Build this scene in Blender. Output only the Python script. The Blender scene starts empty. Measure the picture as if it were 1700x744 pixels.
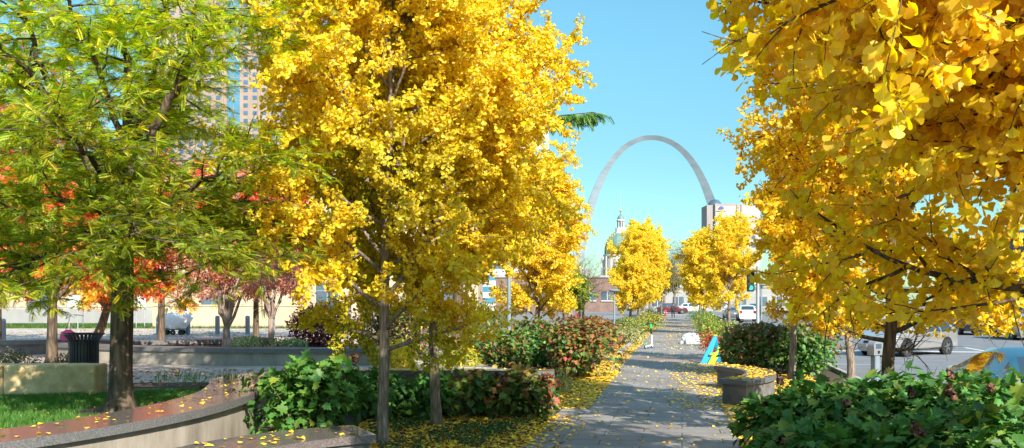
import bpy, math, random
import numpy as np
from mathutils import Vector, Matrix

R_ = math.radians
sc = bpy.context.scene
COL = sc.collection
rng = np.random.default_rng(7)

# ------------------------------------------------------------------ layout frame
# The promenade runs along +Y.  X, D = metres right of / in front of the viewpoint.
F, HZ, EYE = 1542.0, 498.0, 2.2
YAW = math.atan(0.183)
SN, CS = math.sin(YAW), math.cos(YAW)

def W(X, D, z=0.0):
    return np.array([X * CS - D * SN, X * SN + D * CS, z])

def at(px, D, z=0.0):
    return W((px - 850.0) / F * D, D, z)

# ------------------------------------------------------------------ object helpers
def link(name, me, mat=None, parent=None):
    o = bpy.data.objects.new(name, me)
    COL.objects.link(o)
    if mat is not None:
        for m in (mat if isinstance(mat, (list, tuple)) else [mat]):
            me.materials.append(m)
    if parent is not None:
        o.parent = parent
    return o

def tag(o, label=None, cat=None, group=None, kind=None):
    if label: o['label'] = label
    if cat: o['category'] = cat
    if group: o['group'] = group
    if kind: o['kind'] = kind
    return o

def thing(name, label, cat, loc=(0, 0, 0), rotz=0.0, group=None):
    o = bpy.data.objects.new(name, None)
    COL.objects.link(o)
    o.location = [float(c) for c in loc]
    o.rotation_euler = (0, 0, rotz)
    o.empty_display_size = 0.2
    return tag(o, label, cat, group)

def dup(root, loc, rotz=0.0, label=None, scale=None, group=None):
    r = root.copy(); COL.objects.link(r)
    r.location = [float(c) for c in loc]; r.rotation_euler = (0, 0, rotz)
    if scale is not None: r.scale = scale if hasattr(scale, '__len__') else (scale,) * 3
    if label: r['label'] = label
    if group: r['group'] = group
    for ch in list(root.children):
        c = ch.copy(); COL.objects.link(c); c.parent = r
        for g in list(ch.children):
            d = g.copy(); COL.objects.link(d); d.parent = c
    return r

class MB:
    """collects simple shapes into one mesh"""
    def __init__(s):
        s.v, s.f, s.m = [], [], []
    def add(s, vs, fs, mi=0):
        b = len(s.v)
        s.v += [tuple(float(c) for c in v) for v in vs]
        s.f += [tuple(i + b for i in f) for f in fs]
        s.m += [mi] * len(fs)
        return s
    def box(s, c, d, rz=0.0, mi=0, bev=0.0, taper=1.0):
        x, y, z = d[0] / 2, d[1] / 2, d[2] / 2
        ca, sa = math.cos(rz), math.sin(rz)
        def T(a, b, cc): return (c[0] + a * ca - b * sa, c[1] + a * sa + b * ca, c[2] + cc)
        if bev <= 0:
            vs = [T(i * x * (taper if k > 0 else 1), j * y * (taper if k > 0 else 1), k * z) for k in (-1, 1) for i, j in ((-1, -1), (1, -1), (1, 1), (-1, 1))]
            return s.add(vs, [(3, 2, 1, 0), (4, 5, 6, 7), (0, 1, 5, 4), (1, 2, 6, 5), (2, 3, 7, 6), (3, 0, 4, 7)], mi)
        b = min(bev, x * .9, y * .9, z * .9)
        prof = [(-z, b), (-z + b, 0), (z - b, 0), (z, b)]
        vs = []
        for zz, ins in prof:
            xx, yy = x - ins, y - ins
            bb = b * (1 if ins == 0 else .6)
            for i, j in ((-xx + bb, -yy), (xx - bb, -yy), (xx, -yy + bb), (xx, yy - bb), (xx - bb, yy), (-xx + bb, yy), (-xx, yy - bb), (-xx, -yy + bb)):
                vs.append(T(i, j, zz))
        fs = [tuple(range(7, -1, -1)), tuple(range(24, 32))]
        for k in range(3):
            for i in range(8):
                a, a2 = k * 8 + i, k * 8 + (i + 1) % 8
                fs.append((a, a2, a2 + 8, a + 8))
        return s.add(vs, fs, mi)
    def tube(s, pts, rad, n=8, mi=0, caps=True):
        pts = np.asarray(pts, float)
        rad = np.full(len(pts), rad) if np.isscalar(rad) else np.asarray(rad, float)
        vs, fs = tube_arrays(pts, rad, n)
        fs = [tuple(f) for f in fs]
        if caps:
            fs.append(tuple(range(n - 1, -1, -1)))
            k = (len(pts) - 1) * n
            fs.append(tuple(range(k, k + n)))
        return s.add(vs, fs, mi)
    def lathe(s, prof, c=(0, 0, 0), n=24, mi=0, axis='z'):
        vs, fs = [], []
        for r, z in prof:
            for i in range(n):
                a = 2 * math.pi * i / n
                p = (r * math.cos(a), r * math.sin(a), z)
                if axis == 'y': p = (p[0], p[2], p[1])
                if axis == 'x': p = (p[2], p[0], p[1])
                vs.append((p[0] + c[0], p[1] + c[1], p[2] + c[2]))
        for k in range(len(prof) - 1):
            for i in range(n):
                j = (i + 1) % n
                fs.append((k * n + i, k * n + j, (k + 1) * n + j, (k + 1) * n + i))
        return s.add(vs, fs, mi)
    def prism(s, poly, z0, z1, mi=0):
        n = len(poly)
        vs = [(p[0], p[1], z0) for p in poly] + [(p[0], p[1], z1) for p in poly]
        fs = [tuple(range(n - 1, -1, -1)), tuple(range(n, 2 * n))]
        fs += [(i, (i + 1) % n, n + (i + 1) % n, n + i) for i in range(n)]
        return s.add(vs, fs, mi)
    def sweep(s, L, Rr, z0, z1, mi=0):
        """closed prism between two polylines (left, right edges)"""
        poly = [tuple(p[:2]) for p in L] + [tuple(p[:2]) for p in Rr[::-1]]
        n = len(L)
        vs = [(p[0], p[1], z0) for p in poly] + [(p[0], p[1], z1) for p in poly]
        m = 2 * n
        fs = []
        for i in range(n - 1):
            a, b, c, d = i, i + 1, m - 2 - i, m - 1 - i
            fs.append((a + m, b + m, c + m, d + m)); fs.append((d, c, b, a))
        fs += [(i, (i + 1) % m, m + (i + 1) % m, m + i) for i in range(m)]
        return s.add(vs, fs, mi)
    def mesh(s, name, smooth=False):
        me = bpy.data.meshes.new(name)
        me.from_pydata(s.v, [], s.f)
        if any(s.m):
            me.polygons.foreach_set('material_index', s.m)
        me.validate()
        import bmesh
        bm = bmesh.new(); bm.from_mesh(me)
        bmesh.ops.recalc_face_normals(bm, faces=bm.faces)
        bm.to_mesh(me); bm.free()
        if smooth:
            me.polygons.foreach_set('use_smooth', [True] * len(me.polygons))
            try: me.set_sharp_from_angle(angle=R_(38))
            except Exception: pass
        me.update()
        return me
    def build(s, name, mat, parent=None, smooth=False):
        return link(name, s.mesh(name, smooth), mat, parent)

def tube_arrays(pts, rad, n):
    t = np.gradient(pts, axis=0)
    t /= np.linalg.norm(t, axis=1)[:, None] + 1e-9
    ref = np.array([0, 0, 1.0]) if abs(t[0, 2]) < .9 else np.array([1.0, 0, 0])
    a = np.cross(t, ref); a /= np.linalg.norm(a, axis=1)[:, None] + 1e-9
    b = np.cross(t, a)
    ang = np.arange(n) * 2 * math.pi / n
    ring = (np.cos(ang)[None, :, None] * a[:, None] + np.sin(ang)[None, :, None] * b[:, None]) * rad[:, None, None]
    vs = (pts[:, None] + ring).reshape(-1, 3)
    k = np.arange(len(pts) - 1)[:, None] * n; i = np.arange(n)[None]; j = (i + 1) % n
    fs = np.stack([k + i, k + j, k + n + j, k + n + i], -1).reshape(-1, 4)
    return vs, fs

def np_mesh(name, V, loops, sizes, col=None, smooth=False):
    me = bpy.data.meshes.new(name)
    me.vertices.add(len(V)); me.vertices.foreach_set('co', np.ascontiguousarray(V, np.float32).ravel())
    me.loops.add(len(loops)); me.loops.foreach_set('vertex_index', np.ascontiguousarray(loops, np.int32))
    me.polygons.add(len(sizes))
    st = np.zeros(len(sizes), np.int32); st[1:] = np.cumsum(sizes)[:-1]
    me.polygons.foreach_set('loop_start', st)
    if smooth: me.polygons.foreach_set('use_smooth', np.ones(len(sizes), bool))
    me.update(calc_edges=True)
    if col is not None:
        at_ = me.attributes.new('leaf_colour', 'FLOAT_COLOR', 'FACE')
        c4 = np.ones((len(sizes), 4), np.float32); c4[:, :3] = col
        at_.data.foreach_set('color', c4.ravel())
    return me

class Tubes:
    def __init__(s): s.V, s.Fc, s.n = [], [], 0
    def add(s, pts, r0, r1, sides=6, power=1.0):
        m = len(pts)
        t = np.linspace(0, 1, m) ** power
        vs, fs = tube_arrays(np.asarray(pts, float), r0 + (r1 - r0) * t, sides)
        s.V.append(vs); s.Fc.append(fs + s.n); s.n += len(vs)
    def addr(s, pts, rad, sides=12):
        vs, fs = tube_arrays(np.asarray(pts, float), np.asarray(rad, float), sides)
        s.V.append(vs); s.Fc.append(fs + s.n); s.n += len(vs)
    def build(s, name, mat, parent):
        V = np.concatenate(s.V); Fc = np.concatenate(s.Fc)
        return link(name, np_mesh(name, V, Fc.ravel(), np.full(len(Fc), 4), smooth=True), mat, parent)

def norm(a): return a / (np.linalg.norm(a, axis=-1, keepdims=True) + 1e-9)

# leaf templates: base at origin, blade along +y, faces up +z
def halves(pts, fold=.15, droop=.12):
    r = [(x, y, fold * x - droop * y * y) for x, y in pts]
    l = [(-x, y, fold * x - droop * y * y) for x, y in pts[1:-1]]
    V = r + l
    n = len(pts)
    fr = list(range(n))
    fl = [0] + [n - 1] + list(range(n + n - 3, n - 1, -1))
    return np.array(V), [fr, fl]
FAN = halves([(0, 0), (.20, .30), (.54, .60), (.46, .80), (.26, .94), (.05, .98), (0, .84)], .22, .10)
FANP = (np.concatenate([FAN[0], [(-.016, -.75, .04), (.016, -.75, .04)]]), FAN[1] + [[len(FAN[0]), len(FAN[0]) + 1, 0]])
FANQ = (np.array([(0, 0, 0), (.5, .62, .09), (0, .95, -.05), (-.5, .62, .09)]), [[0, 1, 2], [0, 2, 3]])
OAK = halves([(0, 0), (.16, -.07), (.42, .06), (.30, .25), (.56, .44), (.30, .50), (.27, .74), (.12, .72), (0, 1)], .18, .22)
MAPLE = halves([(0, 0), (.36, 0), (.24, .2), (.58, .48), (.22, .46), (0, 1)], .2, .2)
OVAL = halves([(0, 0), (.24, .3), (.2, .65), (0, 1)], .25, .2)
BLADE = (np.array([(-.03, 0, 0), (.03, 0, 0), (.02, .55, -.05), (0, 1, -.2), (-.02, .55, -.05)]), [[0, 1, 2, 3, 4]])
def frond(pairs=9, ll=.25, lw=.055):
    V, Fs = [], []
    for i in range(pairs):
        t = .12 + .86 * i / (pairs - 1)
        z = -.16 * t * t
        l = ll * (1.0 - .45 * abs(t - .45))
        for s in (-1, 1):
            dx, dy = s * .9 * l, .42 * l
            b = len(V)
            V += [(0, t, z), (dx * .55 + lw * .4, t + dy * .55 - lw, z - .01), (dx, t + dy, z - .05), (dx * .5 - lw * .4, t + dy * .5 + lw, z - .01)]
            Fs.append([b, b + 1, b + 2, b + 3])
    return np.array(V), Fs
FROND = frond()

def leaf_mesh(name, tmpl, pos, ydir, nrm, size, col):
    tv, tf = tmpl
    n, k = len(pos), len(tv)
    y = norm(ydir); x = norm(np.cross(y, nrm)); z = np.cross(x, y)
    sz = np.asarray(size)[:, None, None]
    V = pos[:, None] + sz * (tv[None, :, 0, None] * x[:, None] + tv[None, :, 1, None] * y[:, None] + tv[None, :, 2, None] * z[:, None])
    fl = np.concatenate([np.array(f) for f in tf])
    L = (fl[None] + np.arange(n)[:, None] * k).ravel()
    S = np.tile(np.array([len(f) for f in tf], np.int32), n)
    C = np.repeat(col, len(tf), axis=0)
    if len(tf) in (2, 3):
        C[0::len(tf)] *= .9; C[1::len(tf)] *= 1.06; C = np.minimum(C, .98)
    return np_mesh(name, V.reshape(-1, 3), L, S, C)

def palette(n, cols, wts, r, jit=.12):
    cols = np.array(cols, float); wts = np.array(wts, float)
    i = r.choice(len(cols), n, p=wts / wts.sum())
    j = r.choice(len(cols), n, p=wts / wts.sum())
    t = r.random((n, 1)) * .6
    c = cols[i] * (1 - t) + cols[j] * t
    return np.clip(c * (1 + jit * r.normal(size=(n, 1))), .002, .95)

# ------------------------------------------------------------------ materials
def nodes(name):
    m = bpy.data.materials.new(name); m.use_nodes = True
    nt = m.node_tree; nt.nodes.clear()
    out = nt.nodes.new('ShaderNodeOutputMaterial')
    return m, nt, out

def pmat(name, c1, c2=None, scale=5.0, rough=.7, bump=0.0, metal=0.0, spec=.5, bscale=None, stretch=(1, 1, 1), detail=6, coat=0.0, emit=None, contrast=(.35, .65)):
    m, nt, out = nodes(name)
    b = nt.nodes.new('ShaderNodeBsdfPrincipled')
    nt.links.new(b.outputs[0], out.inputs[0])
    b.inputs['Roughness'].default_value = rough
    b.inputs['Metallic'].default_value = metal
    b.inputs['Specular IOR Level'].default_value = spec
    b.inputs['Coat Weight'].default_value = coat
    b.inputs['Coat Roughness'].default_value = .05
    if emit:
        b.inputs['Emission Color'].default_value = (*emit[:3], 1); b.inputs['Emission Strength'].default_value = emit[3]
    if c2 is None: c2 = tuple(c * .85 for c in c1)
    tc = nt.nodes.new('ShaderNodeTexCoord'); mp = nt.nodes.new('ShaderNodeMapping')
    mp.inputs['Scale'].default_value = stretch
    nt.links.new(tc.outputs['Object'], mp.inputs[0])
    nz = nt.nodes.new('ShaderNodeTexNoise'); nz.inputs['Scale'].default_value = scale; nz.inputs['Detail'].default_value = detail
    nz.inputs['Roughness'].default_value = .62
    nt.links.new(mp.outputs[0], nz.inputs['Vector'])
    rp = nt.nodes.new('ShaderNodeValToRGB')
    rp.color_ramp.elements[0].position = contrast[0]; rp.color_ramp.elements[1].position = contrast[1]
    rp.color_ramp.elements[0].color = (*c1, 1); rp.color_ramp.elements[1].color = (*c2, 1)
    nt.links.new(nz.outputs[0], rp.inputs[0]); nt.links.new(rp.outputs[0], b.inputs['Base Color'])
    if bump > 0:
        n2 = nt.nodes.new('ShaderNodeTexNoise'); n2.inputs['Scale'].default_value = bscale or scale * 3; n2.inputs['Detail'].default_value = 5
        nt.links.new(mp.outputs[0], n2.inputs['Vector'])
        bp = nt.nodes.new('ShaderNodeBump'); bp.inputs['Strength'].default_value = bump; bp.inputs['Distance'].default_value = .02
        nt.links.new(n2.outputs[0], bp.inputs['Height']); nt.links.new(bp.outputs[0], b.inputs['Normal'])
    return m

def leafmat(name, trans=.5, gloss=.06, rough=.45, sat=1.0):
    m, nt, out = nodes(name)
    a = nt.nodes.new('ShaderNodeAttribute'); a.attribute_name = 'leaf_colour'
    d = nt.nodes.new('ShaderNodeBsdfDiffuse'); t = nt.nodes.new('ShaderNodeBsdfTranslucent')
    g = nt.nodes.new('ShaderNodeBsdfGlossy'); g.inputs['Roughness'].default_value = rough
    g.inputs[0].default_value = (1, 1, 1, 1)
    nt.links.new(a.outputs['Color'], d.inputs[0])
    h = nt.nodes.new('ShaderNodeHueSaturation'); h.inputs['Saturation'].default_value = 1.1; h.inputs['Value'].default_value = sat
    nt.links.new(a.outputs['Color'], h.inputs['Color']); nt.links.new(h.outputs[0], t.inputs[0])
    mx = nt.nodes.new('ShaderNodeMixShader'); mx.inputs[0].default_value = trans
    nt.links.new(d.outputs[0], mx.inputs[1]); nt.links.new(t.outputs[0], mx.inputs[2])
    m2 = nt.nodes.new('ShaderNodeMixShader'); m2.inputs[0].default_value = gloss
    nt.links.new(mx.outputs[0], m2.inputs[1]); nt.links.new(g.outputs[0], m2.inputs[2])
    nt.links.new(m2.outputs[0], out.inputs[0])
    return m

def pavers(name, cols, bw, bh, mortar=.008, rough=.75, rz=0.0, band=None, bump=.4, mcol=(.07, .068, .065)):
    m, nt, out = nodes(name)
    b = nt.nodes.new('ShaderNodeBsdfPrincipled'); nt.links.new(b.outputs[0], out.inputs[0])
    b.inputs['Specular IOR Level'].default_value = .4
    tc = nt.nodes.new('ShaderNodeTexCoord'); mp = nt.nodes.new('ShaderNodeMapping')
    mp.inputs['Rotation'].default_value = (0, 0, rz)
    nt.links.new(tc.outputs['Object'], mp.inputs[0])
    br = nt.nodes.new('ShaderNodeTexBrick')
    br.inputs['Scale'].default_value = 1; br.inputs['Brick Width'].default_value = bw; br.inputs['Row Height'].default_value = bh
    br.inputs['Mortar Size'].default_value = mortar; br.inputs['Mortar Smooth'].default_value = .3; br.inputs['Bias'].default_value = 0
    br.inputs['Color1'].default_value = (*cols[0], 1); br.inputs['Color2'].default_value = (*cols[1], 1); br.inputs['Mortar'].default_value = (*mcol, 1)
    nt.links.new(mp.outputs[0], br.inputs['Vector'])
    nz = nt.nodes.new('ShaderNodeTexNoise'); nz.inputs['Scale'].default_value = .55; nz.inputs['Detail'].default_value = 9; nz.inputs['Roughness'].default_value = .7
    nt.links.new(tc.outputs['Object'], nz.inputs['Vector'])
    rp = nt.nodes.new('ShaderNodeValToRGB')
    rp.color_ramp.elements[0].position = .3; rp.color_ramp.elements[1].position = .7
    rp.color_ramp.elements[0].color = (.62, .6, .6, 1); rp.color_ramp.elements[1].color = (1.2, 1.18, 1.12, 1)
    nt.links.new(nz.outputs[0], rp.inputs[0])
    mx = nt.nodes.new('ShaderNodeMix'); mx.data_type = 'RGBA'; mx.blend_type = 'MULTIPLY'; mx.inputs[0].default_value = 1
    nt.links.new(br.outputs['Color'], mx.inputs[6]); nt.links.new(rp.outputs[0], mx.inputs[7])
    last = mx.outputs[2]
    nf = nt.nodes.new('ShaderNodeTexNoise'); nf.inputs['Scale'].default_value = 40; nf.inputs['Detail'].default_value = 4
    nt.links.new(tc.outputs['Object'], nf.inputs['Vector'])
    mr = nt.nodes.new('ShaderNodeMapRange'); mr.inputs[1].default_value = .3; mr.inputs[2].default_value = .7; mr.inputs[3].default_value = .82; mr.inputs[4].default_value = 1.15
    nt.links.new(nf.outputs[0], mr.inputs[0])
    m3 = nt.nodes.new('ShaderNodeMix'); m3.data_type = 'RGBA'; m3.blend_type = 'MULTIPLY'; m3.inputs[0].default_value = 1
    nt.links.new(last, m3.inputs[6]); nt.links.new(mr.outputs[0], m3.inputs[7]); last = m3.outputs[2]
    nt.links.new(last, b.inputs['Base Color'])
    r2 = nt.nodes.new('ShaderNodeMapRange'); r2.inputs[3].default_value = rough - .12; r2.inputs[4].default_value = rough + .1
    nt.links.new(nz.outputs[0], r2.inputs[0]); nt.links.new(r2.outputs[0], b.inputs['Roughness'])
    ad = nt.nodes.new('ShaderNodeMath'); ad.operation = 'MULTIPLY_ADD'; ad.inputs[1].default_value = -1.0
    nt.links.new(br.outputs['Fac'], ad.inputs[0])
    ms = nt.nodes.new('ShaderNodeMath'); ms.operation = 'MULTIPLY'; ms.inputs[1].default_value = .35
    nt.links.new(nf.outputs[0], ms.inputs[0]); nt.links.new(ms.outputs[0], ad.inputs[2])
    bp = nt.nodes.new('ShaderNodeBump'); bp.inputs['Strength'].default_value = bump; bp.inputs['Distance'].default_value = .008
    nt.links.new(ad.outputs[0], bp.inputs['Height']); nt.links.new(bp.outputs[0], b.inputs['Normal'])
    return m

def barkmat(name, c1, c2, ridge=14.0, bump=.9):
    m, nt, out = nodes(name)
    b = nt.nodes.new('ShaderNodeBsdfPrincipled'); nt.links.new(b.outputs[0], out.inputs[0]); b.inputs['Roughness'].default_value = .9
    b.inputs['Specular IOR Level'].default_value = .2
    tc = nt.nodes.new('ShaderNodeTexCoord'); mp = nt.nodes.new('ShaderNodeMapping'); mp.inputs['Scale'].default_value = (1, 1, .16)
    nt.links.new(tc.outputs['Object'], mp.inputs[0])
    nz = nt.nodes.new('ShaderNodeTexNoise'); nz.inputs['Scale'].default_value = ridge; nz.inputs['Detail'].default_value = 7; nz.inputs['Roughness'].default_value = .65
    nt.links.new(mp.outputs[0], nz.inputs['Vector'])
    vo = nt.nodes.new('ShaderNodeTexVoronoi'); vo.feature = 'DISTANCE_TO_EDGE'; vo.inputs['Scale'].default_value = ridge * 1.3
    nt.links.new(mp.outputs[0], vo.inputs['Vector'])
    mm = nt.nodes.new('ShaderNodeMath'); mm.operation = 'MULTIPLY_ADD'; mm.inputs[1].default_value = .9
    nt.links.new(vo.outputs[0], mm.inputs[0]); nt.links.new(nz.outputs[0], mm.inputs[2])
    rp = nt.nodes.new('ShaderNodeValToRGB'); rp.color_ramp.elements[0].position = .4; rp.color_ramp.elements[1].position = .95
    rp.color_ramp.elements[0].color = (*c1, 1); rp.color_ramp.elements[1].color = (*c2, 1)
    nt.links.new(mm.outputs[0], rp.inputs[0]); nt.links.new(rp.outputs[0], b.inputs['Base Color'])
    bp = nt.nodes.new('ShaderNodeBump'); bp.inputs['Strength'].default_value = bump; bp.inputs['Distance'].default_value = .03
    nt.links.new(mm.outputs[0], bp.inputs['Height']); nt.links.new(bp.outputs[0], b.inputs['Normal'])
    return m

def glassmat(name, tint, rough=.04):
    return pmat(name, tint, tint, rough=rough, spec=1.0, coat=1.0)

M = {}
M['ginkgo'] = leafmat('ginkgo_leaf', .55, .025, .55, 1.0)
M['amber'] = leafmat('amber_ginkgo_leaf', .6, .025, .55, 1.0)
M['green_leaf'] = leafmat('shrub_leaf', .35, .025, .55)
M['locust'] = leafmat('locust_leaf', .5, .03, .55, 1.0)
M['maple'] = leafmat('maple_leaf', .5, .03, .5, 1.1)
M['dry_leaf'] = leafmat('fallen_leaf', .15, .03, .6)
M['grass'] = leafmat('grass_blade', .35, .05, .5)
M['bark_ginkgo'] = barkmat('ginkgo_bark', (.10, .075, .055), (.34, .27, .21), 16, .7)
M['bark_dark'] = barkmat('locust_bark', (.04, .03, .022), (.19, .135, .09), 9, 1.0)
M['bark_grey'] = barkmat('grey_bark', (.09, .07, .06), (.30, .25, .21), 14, .6)
M['bark_pale'] = barkmat('pale_bark', (.18, .13, .10), (.45, .36, .29), 14, .5)
M['granite'] = pmat('polished_granite', (.07, .055, .05), (.22, .18, .165), 55, .14, 0, spec=.6, detail=3, contrast=(.3, .75))
M['granite_edge'] = pmat('honed_granite', (.05, .05, .05), (.22, .21, .20), 60, .55, .3, detail=3, contrast=(.3, .75))
M['concrete'] = pmat('wall_concrete', (.20, .17, .135), (.36, .31, .25), 2.2, .85, .3, bscale=40, stretch=(1, 1, .35))
M['concrete_dark'] = pmat('stained_concrete', (.09, .085, .08), (.19, .175, .155), 2.5, .85, .3, bscale=40)
M['limestone'] = pmat('limestone', (.42, .28, .12), (.64, .47, .25), 4, .85, .6, bscale=14)
M['soil'] = pmat('bed_soil', (.035, .022, .014), (.09, .06, .035), 9, .95, .8)
M['mulch'] = pmat('mulch', (.05, .028, .016), (.14, .075, .04), 25, .95, .9)
M['turf'] = pmat('turf_soil', (.03, .06, .012), (.06, .10, .02), 6, .95, .5)
M['asphalt'] = pmat('asphalt', (.12, .12, .125), (.17, .17, .172), 1.2, .85, .35, bscale=120)
M['kerb'] = pmat('kerb_stone', (.26, .25, .235), (.36, .345, .325), 5, .8, .2)
M['ground'] = pmat('city_ground', (.13, .125, .115), (.2, .19, .17), .15, .9)
M['paint_white'] = pmat('road_paint', (.55, .55, .53), (.75, .75, .73), 8, .7)
M['path'] = pavers('promenade_pavers', [(.20, .18, .167), (.262, .242, .226)], 1.25, .52, .011)
M['path_band'] = pavers('crossing_pavers', [(.22, .165, .14), (.28, .215, .185)], .6, .24, .006)
M['plaza'] = pavers('plaza_pavers', [(.40, .34, .28), (.46, .40, .34)], 1.2, .6, .007)
M['steel'] = pmat('brushed_stainless', (.62, .62, .61), (.74, .74, .73), .06, .34, 0, metal=1.0, detail=3)
M['grey_metal'] = pmat('painted_grey_metal', (.16, .20, .235), (.20, .24, .275), 3, .45, 0, spec=.5)
M['galv'] = pmat('galvanised_metal', (.33, .34, .35), (.42, .43, .44), 4, .42, 0, metal=.6)
M['black_metal'] = pmat('black_metal', (.012, .012, .013), (.022, .022, .023), 8, .42)
M['rubber'] = pmat('rubber', (.015, .015, .015), (.028, .028, .028), 10, .85)
M['rim'] = pmat('alloy_rim', (.45, .46, .47), (.55, .56, .57), 5, .3, 0, metal=.9)
M['glass_car'] = glassmat('car_glass', (.014, .02, .024))
M['white_plastic'] = pmat('white_plastic', (.72, .72, .72), (.82, .82, .81), 6, .5)
M['white_sheet'] = pmat('white_sheet', (.36, .36, .365), (.48, .48, .475), 5, .7, .5)
M['red_lens'] = pmat('red_lens', (.28, .012, .01), (.33, .016, .012), 5, .2)
M['head_lens'] = pmat('headlamp_lens', (.5, .52, .54), (.65, .67, .68), 5, .12, spec=.8)

# ------------------------------------------------------------------ world, sun, camera
SUN_EL, SUN_AZ = R_(33), R_(-64) + YAW      # azimuth measured from +X toward +Y
w = bpy.data.worlds.new('World'); sc.world = w; w.use_nodes = True
nt = w.node_tree; nt.nodes.clear()
sky = nt.nodes.new('ShaderNodeTexSky'); sky.sky_type = 'NISHITA'; sky.sun_disc = False
sky.sun_elevation = SUN_EL; sky.sun_rotation = math.pi / 2 - SUN_AZ
sky.altitude = 140; sky.air_density = 1.0; sky.dust_density = .3; sky.ozone_density = 1.0
hs = nt.nodes.new('ShaderNodeMix'); hs.data_type = 'RGBA'; hs.blend_type = 'MULTIPLY'; hs.inputs[0].default_value = 1.0
hs.inputs[7].default_value = (1.22, 1.70, 1.54, 1)
bg = nt.nodes.new('ShaderNodeBackground'); bg.inputs[1].default_value = .1
wo = nt.nodes.new('ShaderNodeOutputWorld')
nt.links.new(sky.outputs[0], hs.inputs[6])
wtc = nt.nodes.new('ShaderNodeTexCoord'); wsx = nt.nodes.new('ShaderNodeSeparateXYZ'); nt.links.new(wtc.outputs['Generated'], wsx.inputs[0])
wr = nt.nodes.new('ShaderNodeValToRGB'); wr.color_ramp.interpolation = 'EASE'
for k_, (p_, c_) in enumerate([(0, (.34, .355, .37)), (.12, (.36, .41, .44)), (.32, (.46, .56, .59)), (.65, (1.3, 1.3, 1.3)), (1, (1.7, 1.65, 1.65))]):  # horizon dimmed, sky overhead brightened beyond the model as added fill light
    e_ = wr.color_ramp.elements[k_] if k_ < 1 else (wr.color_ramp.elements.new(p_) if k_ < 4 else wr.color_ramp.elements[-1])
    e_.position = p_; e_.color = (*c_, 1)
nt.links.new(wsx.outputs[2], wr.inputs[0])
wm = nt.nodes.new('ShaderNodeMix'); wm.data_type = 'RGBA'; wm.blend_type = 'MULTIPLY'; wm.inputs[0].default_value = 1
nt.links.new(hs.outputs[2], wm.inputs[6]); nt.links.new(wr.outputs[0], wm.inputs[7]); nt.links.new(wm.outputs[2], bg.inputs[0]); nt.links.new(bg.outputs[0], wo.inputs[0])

sl = bpy.data.lights.new('sun', 'SUN'); sl.energy = 5.0; sl.angle = R_(.5); sl.color = (1, .94, .84)
so = bpy.data.objects.new('sun', sl); COL.objects.link(so)
sd = Vector((math.cos(SUN_EL) * math.cos(SUN_AZ), math.cos(SUN_EL) * math.sin(SUN_AZ), math.sin(SUN_EL)))
so.rotation_euler = sd.to_track_quat('Z', 'Y').to_euler()
so.location = (30, 10, 40)

cd = bpy.data.cameras.new('camera'); cam = bpy.data.objects.new('camera', cd); COL.objects.link(cam)
cd.sensor_width = 36; cd.lens = 36 * F / 1700; cd.shift_y = (HZ - 372) / 1700
cd.clip_start = .1; cd.clip_end = 9000
cam.location = (0, 0, EYE); cam.rotation_euler = (R_(90), 0, YAW)
sc.camera = cam
sc.view_settings.view_transform = 'Standard'; sc.view_settings.look = 'None'; sc.view_settings.exposure = 0; sc.view_settings.gamma = 1
try:
    sc.cycles.max_bounces = 14; sc.cycles.diffuse_bounces = 12; sc.cycles.transmission_bounces = 12; sc.cycles.glossy_bounces = 3
    sc.cycles.sample_clamp_indirect = 5; sc.cycles.film_exposure = 2.1
    sc.cycles.use_denoising = True
except Exception: pass

# ------------------------------------------------------------------ setting
def structure(name, mb, mat, smooth=False):
    return tag(mb.build(name, mat, None, smooth), kind='structure')

PL, PR = -2.37, 1.19       # promenade edges (u)
KERB = 4.75
g = MB()
rows = [(-300, -.02), (185, -.02), (900, -13), (7000, -13)]
for (v0, z0), (v1, z1) in zip(rows[:-1], rows[1:]):
    g.add([(-6000, v0, z0), (6000, v0, z0), (6000, v1, z1), (-6000, v1, z1)], [(0, 1, 2, 3)])
structure('ground', g, M['ground'])
structure('path', MB().add([(PL, -12, .006), (PR, -12, .006), (PR, 138, .006), (PL, 138, .006)], [(0, 1, 2, 3)]), M['path'])
p2 = MB()
for v0, v1 in ((33.0, 37.4), (49, 50.4), (62, 63.4), (76, 77.4), (92, 94)):
    p2.add([(PL - .9, v0, .011), (PR + .2, v0, .011), (PR + .2, v1, .011), (PL - .9, v1, .011)], [(0, 1, 2, 3)])
structure('path_crossing_band', p2, M['path_band'])
bed = MB()
bed.add([(-7.2, -12, -.006), (PL, -12, -.006), (PL, 138, -.006), (-7.2, 138, -.006)], [(0, 1, 2, 3)])
bed.add([(PR, -12, -.006), (KERB - .16, -12, -.006), (KERB - .16, 138, -.006), (PR, 138, -.006)], [(0, 1, 2, 3)])
structure('planting_bed_soil', bed, M['soil'])
structure('street', MB().add([(KERB, -60, -.012), (21, -60, -.012), (21, 139, -.012), (KERB, 139, -.012)], [(0, 1, 2, 3)])
          .add([(-90, 139, -.012), (90, 139, -.012), (90, 158, -.012), (-90, 158, -.012)], [(0, 1, 2, 3)]), M['asphalt'])
structure('kerb', MB().box((KERB - .08, 39, .04), (.15, 198, .14), bev=.015).box((21.1, 39, .04), (.15, 198, .14), bev=.015)
          .box((-.6, 138.6, .02), (11, .15, .10), bev=.015), M['kerb'])
structure('far_pavement', MB().add([(21.18, -60, .1), (27, -60, .1), (27, 138, .1), (21.18, 138, .1)], [(0, 1, 2, 3)]), M['kerb'])
mk = MB()
for v in range(-20, 130, 9):
    mk.add([(12.8, v, -.007), (12.93, v, -.007), (12.93, v + 3, -.007), (12.8, v + 3, -.007)], [(0, 1, 2, 3)])
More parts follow.
